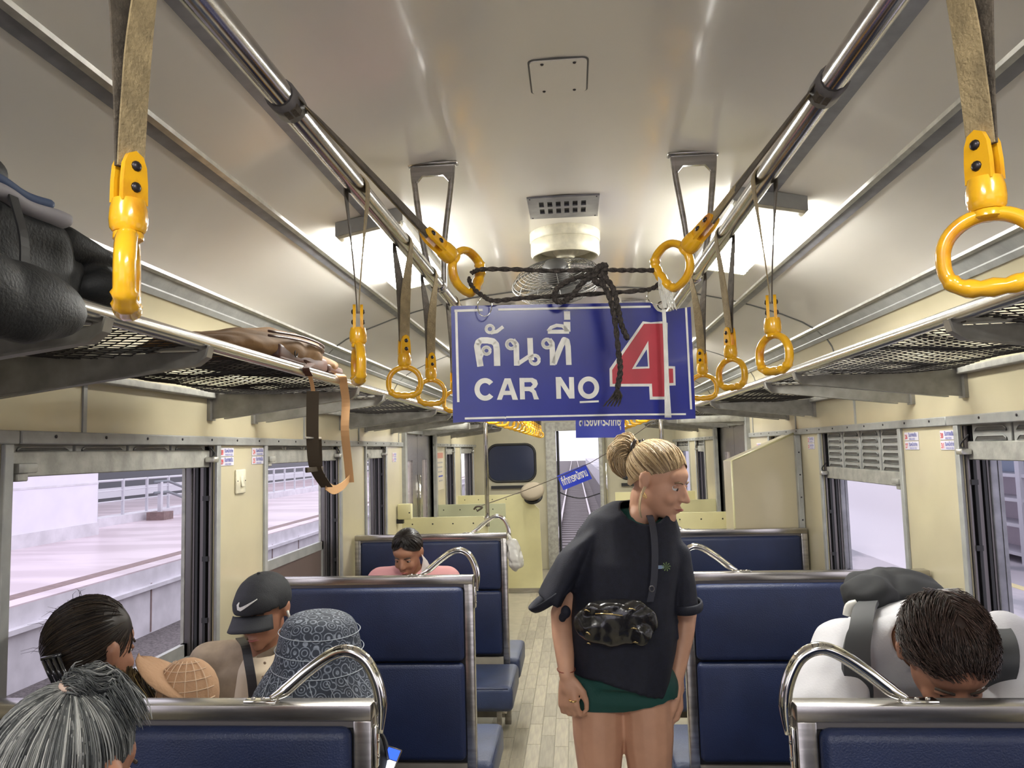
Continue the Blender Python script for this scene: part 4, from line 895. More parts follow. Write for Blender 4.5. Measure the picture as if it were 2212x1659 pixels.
MB().lathe([(.006, 0), (.004, .004)], (-HW+.1, 5.60, 1.15), 8, Matrix.Rotation(pi/2, 3, 'X')).build('screw', RIVET, t)
# cap on the partition corner
t = thing('peaked_cap', 'tan peaked uniform cap with a dark band hanging on the partition corner', 'cap', UY(1150, 1062, 8.50)); c_ = UY(1150, 1062, 8.50); MB().tube([V((c_.x, 8.60, c_.z-.02)), V((c_.x, 8.50, c_.z-.01))], .008, 6).build('hook', RIVET, t)
Mc = Euler((R(44), R(-12), R(5))).to_matrix()
MB().lathe([(.02, .030), (.10, .024), (.136, .008), (.134, .0), (.09, -.016)], c_, 28, Mc).build('crown', mat('tan_cloth', (.20, .165, .115), .85), t, smooth=True)
MB().lathe([(.092, -.012), (.090, -.055), (.08, -.055)], c_, 28, Mc).build('band', BLACK, t, smooth=True)
MB().lathe([(.088, -.045), (.108, -.062), (.104, -.066), (.08, -.050)], c_+V((0, 0, -.018)), 28, Mc).build('peak', BLACK, t, smooth=True)
# white carrier bag on the far left bench handle
t = thing('plastic_bag', 'crumpled white plastic bag hanging at the end of the far left bench', 'bag', (-.36, 4.48, .95))
blob('bag', [P_ell((-.365, 4.47, 1.00), (.035, .05, .075)), P_ell((-.352, 4.47, .95), (.045, .06, .06)), P_cap((-.385, 4.47, 1.06), (-.395, 4.47, 1.11), .02, .008)], mat('bag_plastic', (.62, .61, .56), .25, alpha=.9), t, .008, 2, warp=lambda p: p+V((nz(p, 28), nz(p, 31, 4), nz(p, 25, 8)))*.014)

# ================================================================== PEOPLE
def face_frame(c, look, tilt=0, upv=(0, 0, 1)):
    y = -V(look).normalized(); z = V(upv); z = (z-y*z.dot(y)).normalized(); x = y.cross(z)
    M = Matrix((x, y, z)).transposed().to_4x4() @ Matrix.Rotation(tilt, 4, 'Y'); M.translation = V(c); return M
CR, CC = V((.074, .094, .088)), V((0, .018, .032))      # cranium radii and centre
def head_prims(M, s=1):
    T = lambda p: M @ (V(p)*s); Q = M.to_3x3(); e = lambda c, r: P_ell(T(c), V(r)*s, Q)
    return [e(CC, CR*.985), e((0, -.018, -.022), (.062, .070, .078)), e((0, -.035, -.062), (.045, .048, .042)), e((0, -.068, -.092), (.020, .020, .017)),
            e((.032, -.062, -.028), (.024, .02, .024)), e((-.032, -.062, -.028), (.024, .02, .024)), e((0, -.054, .034), (.054, .026, .034)),
            P_cap(T((0, -.083, .010)), T((0, -.104, -.024)), .007*s, .0105*s), e((.010, -.094, -.028), (.008, .009, .007)), e((-.010, -.094, -.028), (.008, .009, .007)),
            e((0, -.085, -.056), (.020, .010, .006)), e((0, -.083, -.066), (.017, .010, .006)),
            e((.077, .012, -.002), (.009, .018, .030)), e((-.077, .012, -.002), (.009, .018, .030)), e((.083, .020, .010), (.008, .012, .018)), e((-.083, .020, .010), (.008, .012, .018))]
def face_parts(root, M, s=1, brow=(.05, .035, .025)):
    T = lambda p: M @ (V(p)*s); Q = M.to_3x3().to_4x4()
    for sx in (-1, 1):
        q = MB().lathe([(.0001, -.0115), (.008, -.008), (.0112, -.002), (.0112, .002), (.008, .008), (.0001, .0115)], T((sx*.030, -.0655, .004)), 14, (Q @ Matrix.Rotation(pi/2, 4, 'X')).to_3x3()); e = q.build('eye', EYEW, root, smooth=True)
        MB().lathe([(.005, 0), (.0048, .0014), (.001, .002)], T((sx*.030, -.0767, .002)), 12, (Q @ Matrix.Rotation(pi/2, 4, 'X')).to_3x3()).build('iris', EYED, e, smooth=True)
        MB().tube([T((sx*.014, -.082, .021)), T((sx*.030, -.079, .026)), T((sx*.046, -.070, .021))], .0026*s, 6).build('eyebrow', mat('brow_%.2f' % brow[0], brow, .8), root, smooth=True)
        q = MB(); q.tube([T((sx*.017, -.0745, .008)), T((sx*.030, -.0768, .0112)), T((sx*.043, -.069, .008))], .0040*s, 6); q.build('eyelid', root['skin'] and MATS[root['skin']], root, smooth=True)
    MB().tube([T((-.021, -.0865, -.060)), T((-.008, -.0955, -.058)), T((0, -.096, -.0595)), T((.008, -.0955, -.058)), T((.021, -.0865, -.060))], [.001, .0035, .003, .0035, .001], 6).build('lips', LIP, root, smooth=True)
def limb(pts, rs): return [P_cap(pts[i], pts[i+1], rs[i], rs[i+1]) for i in range(len(pts)-1)]
def hand_prims(w, d, nrm, side, s=1, curl=.5, spread=.06):
    """w wrist, d direction to fingers, nrm back-of-hand normal, side=+1 thumb towards d x nrm"""
    d = V(d).normalized(); n_ = V(nrm); n_ = (n_-d*n_.dot(d)).normalized(); t_ = d.cross(n_)*side; pr = []
    Pm = lambda a, b, c: V(w)+(d*a+t_*b+n_*c)*s
    pr += [P_cap(Pm(-.02, 0, 0), Pm(.03, 0, 0), .021*s, .022*s)]
    for b in (-.026, -.009, .009, .026): pr.append(P_cap(Pm(.015, b*.55, 0), Pm(.078, b, 0), .014*s, .0118*s))
    for i, (b, L_) in enumerate(((.028, .068), (.0095, .076), (-.0095, .071), (-.028, .056))):
        p = Pm(.080, b, 0); ang = curl*.5; r_ = .0088*s
        for k, f in enumerate((.45, .32, .23)):
            dd = d*cos(ang)-n_*sin(ang)+t_*(spread*(b/.028)); q = p+dd.normalized()*L_*f*s; pr.append(P_cap(p, q, r_, r_*.93)); p = q; r_ *= .93; ang += curl*(.9 if k == 0 else .7)
    p = Pm(.012, .022, -.004); q = Pm(.042, .046, -.012); r3 = Pm(.072, .050, -.022); r4 = Pm(.095, .044, -.030)
    pr += [P_cap(p, q, .015*s, .0115*s), P_cap(q, r3, .0115*s, .0095*s), P_cap(r3, r4, .0095*s, .008*s)]
    return pr
def strands(name, paths, m, parent, r=.0011, n=3):
    mb = MB(); hv = []
    for P, h, rr in paths:
        k = len(mb.v); mb.tube(P, [r*rr*(1 if i < len(P)-2 else (.8 if i == len(P)-2 else .35)) for i in range(len(P))], n, caps=False); hv += [h]*(len(mb.v)-k)
    o = mb.build(name, m, parent, smooth=True); a = o.data.attributes.new('hv', 'FLOAT', 'POINT'); a.data.foreach_set('value', hv); o['kind'] = 'stuff'; return o
def sdir(az, el): return V((sin(az)*cos(el), -cos(az)*cos(el), sin(el)))   # az 0 = face, pi = back
def slerp(a, b, t):
    q = a.rotation_difference(b); return Quaternion().slerp(q, t) @ a
def scalp(M, d, off, s=1): return M @ ((CC+V((d.x*CR.x, d.y*CR.y, d.z*CR.z))*(1+off))*s)
def hairline(az):                                        # lowest elevation covered with hair, by azimuth
    a = abs((az+pi) % (2*pi)-pi); return lerp(.62, -.05, min(1, a/1.3)) if a < 1.3 else lerp(-.05, -.75, min(1, (a-1.3)/.9))
def cap_prims(M, s=1, off=.035, back=.0):
    T = lambda p: M @ (V(p)*s); Q = M.to_3x3()
    return [P_ell(T(CC), V((CR.x*(1+off), CR.y*(1+off), CR.z*(1+off)))*s, Q), P_ell(T((0, .050, -.02)), V((.056, .050, .065))*s, Q)]
def under_hair(name, M, m, parent, s=1, off=.03):        # close skullcap cut at the hairline
    Mi = M.inverted()
    def cut(p):
        q = (Mi @ p)/s-CC; d = V((q.x/CR.x, q.y/CR.y, q.z/CR.z)).normalized(); az = math.atan2(d.x, -d.y); return math.asin(max(-1, min(1, d.z))) < hairline(az)
    o = blob(name, cap_prims(M, s, off), m, parent, .007, 3, cut=cut); a = o.data.attributes.new('hv', 'FLOAT', 'POINT'); a.data.foreach_set('value', [.2]*len(o.data.vertices)); return o
def comb_to(M, tie, n, off=.045, s=1, lift=.01, rng=None, az0=None):
    out = []
    for i in range(n):
        while True:
            az = random.uniform(-pi, pi); el = random.uniform(-.75, 1.3)
            if el > hairline(az)-.03 and random.random() < cos(el)+.25: break
        a = sdir(az, el); pts = []; o2 = off+random.uniform(-.015, .03)
        K = 9
        for k in range(K+1):
            t = k/K; d = slerp(a, tie, t); w = nz((d.x*6+i*.01, d.y*6, d.z*6), 1, i % 5)*.012; pts.append(scalp(M, d, .005+o2*min(1, t*3+.2)+w, s))
        out.append((pts, min(1, max(0, random.gauss(.52+.9*nz((az*5, el*5, 0), 1, 3), .24))), random.uniform(.7, 1.3)))
    return out
def bundle(P, n, rad, fan=.3, K=10, jit=.004, hc=.55, hs=.2):
    B = bez(P, 6); out = []
    for i in range(n):
        a = random.uniform(0, 2*pi); q = math.sqrt(random.random()); L_ = random.uniform(.75, 1); pts = []
        for k in range(K+1):
            t = k/K*L_; j = t*(len(B)-1); i0 = int(j); p = B[i0].lerp(B[min(i0+1, len(B)-1)], j-i0); dd = (B[min(i0+1, len(B)-1)]-B[max(0, i0-1)]).normalized()
            u = dd.cross(V((.2, .9, .35))).normalized(); w = dd.cross(u); rr = (rad[min(len(rad)-1, int(t*(len(rad)-1)))]*(1-(t*(len(rad)-1)) % 1)+rad[min(len(rad)-1, int(t*(len(rad)-1))+1)]*((t*(len(rad)-1)) % 1))
            tw = a+fan*t; pts.append(p+(u*cos(tw)+w*sin(tw))*rr*q+V((nz((i, t*3, 0), 1), nz((i, t*3, 5), 1), nz((i, t*3, 9), 1)))*jit)
        out.append((pts, min(1, max(0, random.gauss(hc, hs))), random.uniform(.7, 1.3)))
    return out
def fold(amp=.006, sc=9, st=(1, 1, .45), seed=0):
    return lambda p: p+V((nz((p.x*st[0], p.y*st[1], p.z*st[2]), sc, seed), nz((p.x*st[0], p.y*st[1], p.z*st[2]), sc, seed+7)*1.4, nz((p.x, p.y, p.z), sc, seed+3)*.4))*amp
def person(lab, loc, skin, group=None):
    t = thing('person', lab, 'person', loc, group); t['skin'] = skin.name; return t
def torso(pel, chest, neck, shl, shr, w=.165, dpt=.105, g=0):
    ax = (shr-shl).normalized(); up_ = (chest-pel).normalized(); fr_ = ax.cross(up_).normalized()
    return [P_loft([(pel-up_*.09, ax*w*.80, fr_*dpt*.9), (pel, ax*w*1.0, fr_*dpt*1.05), (pel.lerp(chest, .45), ax*w*.80, fr_*dpt*.92), (chest, ax*w*.98, fr_*dpt*1.05), (chest.lerp(neck, .55), ax*w*.95, fr_*dpt*.85), (chest.lerp(neck, .9), ax*w*.45, fr_*dpt*.5)]),
            P_cap(shl, shr, .050+g, .050+g), P_cap(chest.lerp(neck, .85), shl, .043+g, .043+g), P_cap(chest.lerp(neck, .85), shr, .043+g, .043+g)]
def seated(lab, x, y0, f, neck, headM, skin, shirt, trou, hs=1, arm=None, sleeve='long', z0=.375, shw=.185, lean=None, kneeout=0, face=True, lapz=.0, shoes=BLACK):
    """pelvis on the bench at (x,y0); f=+1 looks along +Y, -1 towards the viewer"""
    t = person(lab, (x, y0+f*.2, 0), skin); pel = V((x, y0, z0+.105)); nk = V(neck); chest = pel.lerp(nk, .66)+V((0, -f*.02, 0)); ax = V((1, 0, 0))
    shl, shr = nk.lerp(chest, .30)-ax*shw, nk.lerp(chest, .30)+ax*shw
    kn = [V((x+sx*(.10+kneeout), y0+f*.42, z0+.12)) for sx in (-1, 1)]; hp = [pel+V((sx*.085, 0, 0)) for sx in (-1, 1)]; an = [V((k_.x, k_.y+f*.02, .09)) for k_ in kn]
    hand = [V((x-.08, y0+f*.30, z0+.225+lapz)), V((x+.08, y0+f*.30, z0+.225+lapz))]; elb = [V((shl.x-.03, nk.y+f*.05-f*.02, shl.z-.27)), V((shr.x+.03, nk.y+f*.05-f*.02, shr.z-.27))]
    pr = torso(pel, chest, nk, shl, shr)+[P_cap(chest.lerp(nk, .8), headM.translation+headM.to_3x3() @ V((0, .02, -.05)), .052, .050)]+head_prims(headM, hs)
    for i in (0, 1):
        pr += limb([hp[i], kn[i]], [.085, .058])+limb([kn[i], an[i]], [.056, .036])+[P_cap(an[i]+V((0, -f*.04, -.055)), an[i]+V((0, f*.14, -.06)), .033, .026)]
        pr += limb([(shl, shr)[i], elb[i], hand[i]], [.046, .038, .024])
        dd = (hand[i]-elb[i]).normalized(); pr += hand_prims(hand[i], dd, V((0, 0, 1)), (1, -1)[i]*f*-1, .95, .5)
    blob('body', pr, skin, t, .0075, 4)
    sp = torso(pel, chest, nk, shl, shr, .186, .126, .020)
    for i in (0, 1): sp += limb([(shl, shr)[i], elb[i]]+([hand[i]] if sleeve == 'long' else []), [.068, .056]+([.038] if sleeve == 'long' else []))
    nc = nk+V((0, f*.005, .015))
    blob('shirt', sp, shirt, t, .009, 4, warp=fold(.012, 8), cut=lambda p: (p-nc).length < .060 or p.z < z0+.02)
    tp = []
    for i in (0, 1): tp += limb([hp[i], kn[i], an[i]+V((0, 0, .02))], [.100, .072, .055])+[P_cap(pel, hp[i], .105, .1)]
    blob('trousers', tp, trou, t, .010, 4, warp=fold(.010, 8), cut=lambda p: p.z < .10)
    for a_ in an: blob('shoe', [P_cap(a_+V((0, -f*.05, -.045)), a_+V((0, f*.15, -.055)), .043, .034), P_cap(a_+V((0, 0, .0)), a_+V((0, 0, -.04)), .045, .045)], shoes, t, .009, 3, cut=lambda p: p.z < .003)
    if face: face_parts(t, headM, hs)
    return t
HB = hairmat('hair_black', [(.006, .005, .005), (.022, .016, .013), (.05, .035, .025)], .35)
HBB = hairmat('hair_black_gold', [(.008, .006, .006), (.03, .021, .015), (.07, .045, .025), (.34, .24, .10)], .4)
HG = hairmat('hair_grey', [(.022, .024, .026), (.085, .09, .09), (.19, .195, .19), (.40, .40, .38)], .45)
HY = hairmat('hair_blond', [(.14, .085, .045), (.36, .25, .13), (.54, .40, .23), (.72, .58, .38)], .4)
HBR = hairmat('hair_brown', [(.014, .009, .007), (.05, .031, .025), (.12, .075, .06)], .4)

# ---- standing woman
YW = 2.42
P = lambda px, py, dy=0: UY(px, py, YW+dy)
TEE = mat('navy_tee', (.0055, .007, .017), .75, var=.2, vscale=60, bump=.3, bscale=400)
GRN = mat('green_shorts', (.004, .055, .045), .7, bump=.2, bscale=300)
LEA = mat('black_leather', (.014, .013, .013), .22, coat=.4, bump=.9, bscale=28)
t = person('person standing in the aisle in a navy T-shirt and green shorts, blond hair tied up', (P(1345, 1450).x, YW, 0), SKIN1)
hM = face_frame(P(1424, 1040, -.02), (.80, -.50, -.34), 0, (.12, -.05, 1)); nk = P(1385, 1118, .03)
shl, shr = P(1288, 1172, .02), P(1440, 1182, .04); pel = P(1340, 1452, .02); chest = P(1356, 1215, .02)
pr = torso(pel, chest, nk, shl, shr, .150, .095)+[P_cap(nk-V((0, 0, .05)), hM @ V((0, .03, -.06)), .048, .048), P_cap(P(1370, 1135, 0), P(1400, 1095, 0), .045, .045)]+head_prims(hM, 1.0)
for sx, hx in ((-1, 1290), (1, 1395)):
    hp = P(hx, 1490, .01); kn = V((hp.x+sx*.002, YW-.01, .475)); an = V((kn.x, YW+.03, .085))
    pr += limb([hp, hp.lerp(kn, .35), kn, kn.lerp(an, .3), an], [.083, .079, .050, .052, .032])+[P_cap(an+V((0, .035, -.05)), an+V((0, -.13, -.058)), .034, .026)]
eL, wL = P(1213, 1325, .02), P(1224, 1458, -.08); eR, wR = P(1482, 1325, .08), P(1462, 1462, .02)
pr += limb([shl, eL, eL.lerp(wL, .35), wL], [.044, .035, .036, .0235])+limb([shr, eR, eR.lerp(wR, .35), wR], [.044, .034, .035, .0225])
pr += hand_prims(wL+V((.0, 0, -.008)), V((.05, -.10, -1)), V((-.45, -.8, .0)), -1, .98, .95)
pr += hand_prims(wR+V((.0, 0, -.008)), V((.02, .0, -1)), V((.85, .05, .0)), 1, .98, .75)
blob('body', pr, SKIN1, t, .0052, 4)
face_parts(t, hM, 1.0, (.20, .13, .07))
# T-shirt: loose torso and wide sleeves
ax = V((1, 0, 0)); fy = V((0, 1, 0))
def ring(x0, x1, py, d, dy=0):
    a, b = P(x0, py, dy), P(x1, py, dy); return ((a+b)/2, (b-a)/2, fy*d)
sp = [P_loft([ring(1325, 1432, 1082, .055, .03), ring(1264, 1462, 1108, .092, .02), ring(1242, 1474, 1150, .110, .02), ring(1240, 1474, 1210, .122), ring(1240, 1464, 1290, .130), ring(1238, 1456, 1370, .128), ring(1238, 1448, 1430, .125), ring(1244, 1444, 1500, .125), ring(1252, 1442, 1540, .122)])]
sp += [P_loft([(P(1300, 1125, .02), V((.055, 0, .02)), fy*.07), (P(1258, 1165, .01), V((.075, 0, .045)), fy*.088), (P(1222, 1230, 0), V((.074, 0, .050)), fy*.090), (P(1192, 1292, -.01), V((.070, 0, .046)), fy*.088), (P(1168, 1345, -.01), V((.068, 0, .042)), fy*.085)])]
sp += [P_loft([(P(1430, 1140, .03), V((.04, 0, -.01)), fy*.07), (P(1462, 1185, .03), V((.048, 0, -.006)), fy*.08), (P(1474, 1250, .03), V((.047, 0, -.002)), fy*.085), (P(1478, 1310, .03), V((.048, 0, .0)), fy*.085), (P(1480, 1370, .03), V((.048, 0, .0)), fy*.085)])]
cuffL = P(1183, 1288, 0); nL = (P(1168, 1345, 0)-P(1222, 1230, 0)).normalized(); hem0 = P(1240, 1448, 0).z; cuffR = P(1478, 1312, 0).z
ncol = P(1392, 1098, -.03)
def cutf(p):
    if (p-cuffL).dot(nL) > 0 and p.x < P(1234, 1300, 0).x: return True
    if p.x > P(1459, 1300, 0).x and p.z < cuffR: return True
    u_ = (p.x-P(1240, 1, 0).x)/(P(1445, 1, 0).x-P(1240, 1, 0).x); hz = hem0-.062*min(1, max(0, u_*1.6))
    if p.z < hz: return True
    q = p-ncol; return (q.x/.075)**2+(q.y/.085)**2+((q.z-.25*q.x*0)/.055)**2 < 1
tee = blob('t_shirt', sp, TEE, t, .0075, 5, warp=lambda p, a=fold(.013, 7, (1, 1, .35)), b=fold(.013, 13, (1, 1, .28), 5): b(a(p)), cut=cutf, thick=.003)
for (c, u, w, nm) in ((P(1197, 1283, 0), V((.068, 0, .045)), fy*.089, 'sleeve_hem'), (P(1478, 1307, .03), V((.050, 0, .004)), fy*.087, 'sleeve_hem')):
    MB().tube([c+u*cos(a)*1.04+w*sin(a)*1.04 for a in [2*pi*k/32 for k in range(32)]], .010, 8, closed=True, flat=(1.4, .5), up0=(0, 0, 1)).build(nm, TEE, tee, smooth=True)
cr = [ncol+V((.076*cos(a), .086*sin(a), .0+.020*cos(a)*-1*.0)) for a in [2*pi*k/30 for k in range(30)]]
q = MB()                                               # small printed palm motif on the chest
pc = P(1436, 1224, -.135)
for k in range(9): a = 2*pi*k/9; q.add([pc+V((.004+.0*k, 0, 0)), pc+V((.004+.014*cos(a), -.0005, .014*sin(a))), pc+V((.004+.012*cos(a+.25), -.0005, .012*sin(a+.25)))], [(0, 1, 2)])
q.build('print_leaves', mat('print_green', (.16, .26, .08), .6), tee)
q = MB(); [q.box(pc+V((-.020, 0, -.006+k*.0035)), pc+V((-.003, .0006, -.0035+k*.0035))) for k in range(3)]; q.build('print_sea', mat('print_blue', (.30, .42, .62), .6), tee)
blob('undershirt', [P_loft([ring(1338, 1425, 1098, .058, .03), ring(1315, 1440, 1130, .075, .02), ring(1300, 1445, 1165, .08, .02)])], GRN, t, .007, 3, cut=lambda p: (V(((p-ncol-V((.008, -.01, .012))).x/.062, (p-ncol-V((.008, -.01, .012))).y/.080, (p-ncol-V((.008, -.01, .012))).z/.06))).length < 1)
hipL, hipR = P(1290, 1485, .01), P(1395, 1485, .01)
hsh = P(1300, 1522, 0).z
blob('shorts', [P_loft([ring(1252, 1440, 1400, .11), ring(1244, 1446, 1470, .115)]), P_cap(hipL, hipR, .102, .102), P_cap(hipL, hipL-V((0, 0, .08)), .096, .096), P_cap(hipR, hipR-V((0, 0, .08)), .096, .096)], GRN, t, .008, 4, warp=fold(.004, 10),
     cut=lambda p: p.z < hsh+.032*min(1, max(0, (p.x-P(1335, 1500, 0).x)/.14)))
# hair
uh = under_hair('hair', hM, HY, t); tie = sdir(pi*.93, .42)
st = comb_to(hM, tie, 1500, .05)
tp = scalp(hM, tie, .10)
st += bundle([tp, tp+V((-.035, .01, .012)), tp+V((-.065, .0, -.015)), tp+V((-.062, -.005, -.055)), tp+V((-.040, -.005, -.09))], 420, [.012, .032, .034, .026, .012], 1.2, 10, .008)
st += bundle([tp, tp+V((-.02, .01, .02)), tp+V((-.045, .01, .028)), tp+V((-.07, .005, .005))], 160, [.010, .022, .022, .014], 2, 9, .010)
st += bundle([hM @ V((-.070, .0, .02)), hM @ V((-.086, .005, -.04)), hM @ V((-.078, .0, -.09)), hM @ V((-.06, -.01, -.12))], 9, [.002, .0025, .003, .002], .5, 8, .003, .8, .1)
strands('hair_strands', st, HY, uh, .0015)
cl = MB()
for sx in (-1, 1): cl.tube(bez([tp+V((.004+sx*.012, -.032, .028)), tp+V((-.006+sx*.014, -.040, .0)), tp+V((-.004+sx*.010, -.040, -.035)), tp+V((.002+sx*.006, -.034, -.078))], 6), [.005, .006, .007, .008, .0085, .0085]+[.008]*7+[.007]*4+[.003]*2, 6)
cl.build('hair_clip', mat('dark_brown_clip', (.03, .02, .015), .3), uh, smooth=True)
# jewellery
er = hM @ V((-.082, .004, -.036)); q = MB()
for k in range(4): q.tube([er+V((.002*k, -.002, -.004*k))+V((.0045*cos(a), 0, .0045*sin(a))) for a in [2*pi*j/10 for j in range(10)]], .0012, 5, closed=True)
GOLD = mat('gold', (.85, .62, .25), .2, metal=1); q.build('earrings', GOLD, t, smooth=True)
c_ = wL.lerp(eL, .09); q = MB().tube([c_+V((.027*cos(a), .027*sin(a), .004*sin(a))) for a in [2*pi*k/24 for k in range(24)]], .0016, 5, closed=True); q.build('bracelet', mat('red_thread', (.25, .05, .03), .7), t, smooth=True)
c_ = P(1238, 1512, -.10); MB().tube([c_+V((.0105*cos(a), .0105*sin(a), .002*sin(a))) for a in [2*pi*k/16 for k in range(16)]], .003, 6, closed=True).build('finger_ring', GOLD, t, smooth=True)
for sx, hx in ((-1, 1290), (1, 1395)): 
    hp = P(hx, 1490, .01); an = V((hp.x+sx*.002, YW+.03, .085)); blob('shoe', [P_cap(an+V((0, .04, -.045)), an+V((0, -.14, -.055)), .042, .034)], mat('white_shoe', (.6, .6, .58), .5), t, .009, 3, cut=lambda p: p.z < .003)
# her bag
t = thing('waist_bag', 'black glossy leather pocket bag worn across the front of the standing person', 'bag', P(1330, 1345, -.14))
def bb(x0, y0, x1, y1, d0, d1, r=.012, m=LEA, nm='body'):
    a, b = P(x0, y0, d0), P(x1, y1, d0); q = MB(); q.rbox((a.x, YW+d0, b.z), (b.x, YW+d1, a.z), r, 3); return q
prs = [P_ell(P(1330, 1345, -.150), (.125, .030, .070)), P_ell(P(1300, 1350, -.158), (.07, .028, .058)), P_ell(P(1365, 1345, -.155), (.075, .028, .062)), P_ell(P(1322, 1330, -.168), (.062, .022, .042)), P_ell(P(1384, 1368, -.168), (.036, .018, .036)), P_ell(P(1282, 1318, -.165), (.028, .016, .026)), P_ell(P(1370, 1312, -.165), (.035, .016, .022))]
bo = blob('body', prs, LEA, t, .005, 2, warp=lambda p: p+V((0, nz(p, 30)*.008, nz(p, 22, 4)*.006)))
for x0, y0, x1, y1 in ((1286, 1326, 1345, 1330), (1262, 1318, 1275, 1322), (1356, 1316, 1372, 1317), (1362, 1358, 1376, 1359), (1366, 1388, 1378, 1389), (1266, 1366, 1276, 1372), (1268, 1390, 1276, 1392)):
    MB().tube([P(x0, y0, -.196), P((x0+x1)/2, (y0+y1)/2-2, -.200), P(x1, y1, -.196)], .0022, 6).build('buckle' if x1-x0 < 20 else 'zip', mat('brass', (.62, .48, .22), .2, metal=1), bo, smooth=True)
MB().ribbon(bez([P(1404, 1300, -.150), P(1412, 1260, -.146), P(1415, 1200, -.136), P(1412, 1150, -.112), P(1405, 1118, -.06), P(1396, 1106, .02)], 5), (1, .2, 0), .020, .003).build('shoulder_strap', mat('dark_strap', (.02, .022, .035), .6), t)
MB().tube([P(1408, 1272, -.155)+V((.007*cos(a), 0, .008*sin(a))) for a in [2*pi*k/16 for k in range(16)]], .0016, 6, closed=True).build('ring', DARK2, t, smooth=True)
for sx, e in ((-1, (1205, 1330)), (1, (1470, 1350))): pass
t = thing('hair_tie_knot', 'black cloth knot at the hem of the left sleeve', 'knot', P(1222, 1328, -.05)); blob('knot', [P_ell(P(1222, 1322, -.075), (.016, .014, .02)), P_ell(P(1215, 1334, -.07), (.012, .012, .014))], TEE, t, .004, 2)

# ---- grey-haired person, foreground left
YG = .98; G = lambda px, py, dy=0: UY(px, py, YG+dy)
hM = face_frame(G(146, 1692), (.10, .93, -.30), 0, (.0, .2, 1))
t = seated('grey-haired person seen from behind in the left foreground, hair tied up with a pale band', -.64, .36, 1, G(140, 1880, -.12), hM, SKIN2, mat('grey_blouse', (.12, .12, .14), .8), mat('black_trousers', (.015, .015, .018), .8), 1.0)
uh = under_hair('hair', hM, HG, t, 1, .012); tie = sdir(pi, .62); tie = (hM.to_3x3().inverted() @ (G(154, 1492, -.02)-hM @ CC)); tie = V((tie.x/CR.x, tie.y/CR.y, tie.z/CR.z)).normalized()
st = comb_to(hM, tie, 2600, .04)
tp = scalp(hM, tie, .10)
st += bundle([tp, G(172, 1474, -.02), G(212, 1476, .01), G(258, 1515, .02), G(300, 1580, .03)], 420, [.008, .018, .026, .027, .024], .8, 12, .010, .35, .22)
st += bundle([tp, G(150, 1474, -.02), G(165, 1458, -.01), G(195, 1450, 0)], 40, [.006, .010, .014, .016], .8, 8, .010, .4, .2)
strands('hair_strands', st, HG, uh, .00085)
c_ = tp+(G(160, 1480)-G(158, 1492)); q = MB(); dn = (scalp(hM, tie, .3)-tp).normalized(); u_ = dn.cross(V((1, 0, 0))).normalized(); w_ = dn.cross(u_)
q.tube([tp+dn*.002+(u_*cos(a)+w_*sin(a))*.0105 for a in [2*pi*k/20 for k in range(20)]], .0050, 8, closed=True); q.build('hair_band', mat('pale_band', (.62, .45, .36), .6), uh, smooth=True)

# ---- dark-haired woman with claw clip
YB = 1.80; B_ = lambda px, py, dy=0: UY(px, py, YB+dy)
hM = face_frame(B_(203, 1408), (.30, .93, -.16), 0)
t = seated('person with long dark hair and a claw clip, seen from behind at the window', -1.02, 1.80, 1, B_(232, 1545, -.02), hM, SKIN2, mat('pink_top', (.42, .27, .25), .8), MATS['black_trousers'], 1.05, shw=.14)
uh = under_hair('hair', hM, HBB, t, 1.05, .06)
tie = sdir(pi*1.05, -.35); st = []
for P_, h_, r_ in comb_to(hM, sdir(pi*.75, -.5), 1300, .09, 1.05): st.append((P_, h_*.45, r_))
for k in range(26):
    st += bundle([B_(140+k*7, 1440+(k % 5)*5, -.05), B_(165+k*6.0, 1480, -.07), B_(205+k*5.5, 1530, -.06), B_(230+k*5.6, 1585, -.04)], 18, [.006, .012, .014, .014], .5, 9, .008, .36 if k < 15 else .62, .22)
for k in range(60): a = random.uniform(0, 6.28); p0 = scalp(hM, sdir(random.uniform(1, 5), random.uniform(-.3, 1.2)), .08, 1.05); d_ = (p0-hM.translation).normalized(); st.append(([p0, p0+d_*.012+V((.008*cos(a), 0, .008*sin(a))), p0+d_*.02+V((.03*cos(a), 0, .02*sin(a)-.01))], .2, .5))
strands('hair_strands', st, HBB, uh, .0013)
q = MB(); 
for k in range(4): q.tube(bez([B_(92+k*11, 1425-k*3, -.13), B_(104+k*12, 1452, -.15), B_(118+k*12, 1482, -.13)], 4), .0042, 6)
q.tube([B_(90, 1424, -.13), B_(132, 1414, -.13)], .005, 6); q.tube([B_(116, 1482, -.13), B_(160, 1474, -.13)], .005, 6); q.build('claw_clip', mat('clip_black', (.02, .02, .022), .15, coat=.5), uh, smooth=True)
# tan sun hat beside her
t = thing('sun_hat', 'tan woven sun hat with a wide brim beside the dark-haired person', 'hat', UY(390, 1475, 1.78)); HATM = mat('tan_hat', (.50, .30, .17), .8, bump=.8, bscale=90)
def hatx(px, py, dy=0): return UY(px, py, 1.78+dy)
c_ = hatx(405, 1500); Mh = Matrix.Identity(3)
blob('crown', [P_ell(hatx(405, 1500), (.073, .07, .085))], HATM, t, .006, 2)
q = MB(); 
for k in range(7):
    a = -1.1+.37*k; q.tube([c_+V((.0745*sin(a)*cos(b), -.0715*cos(a)*cos(b), .0865*sin(b))) for b in [-.3+.17*j for j in range(10)]], .0012, 4)
for k in range(5): b = .0+.28*k; q.tube([c_+V((.0745*sin(a)*cos(b), -.0715*cos(a)*cos(b), .0865*sin(b))) for a in [-1.4+.2*j for j in range(15)]], .0012, 4)
q.build('pattern', mat('hat_pattern', (.66, .48, .33), .8), t)
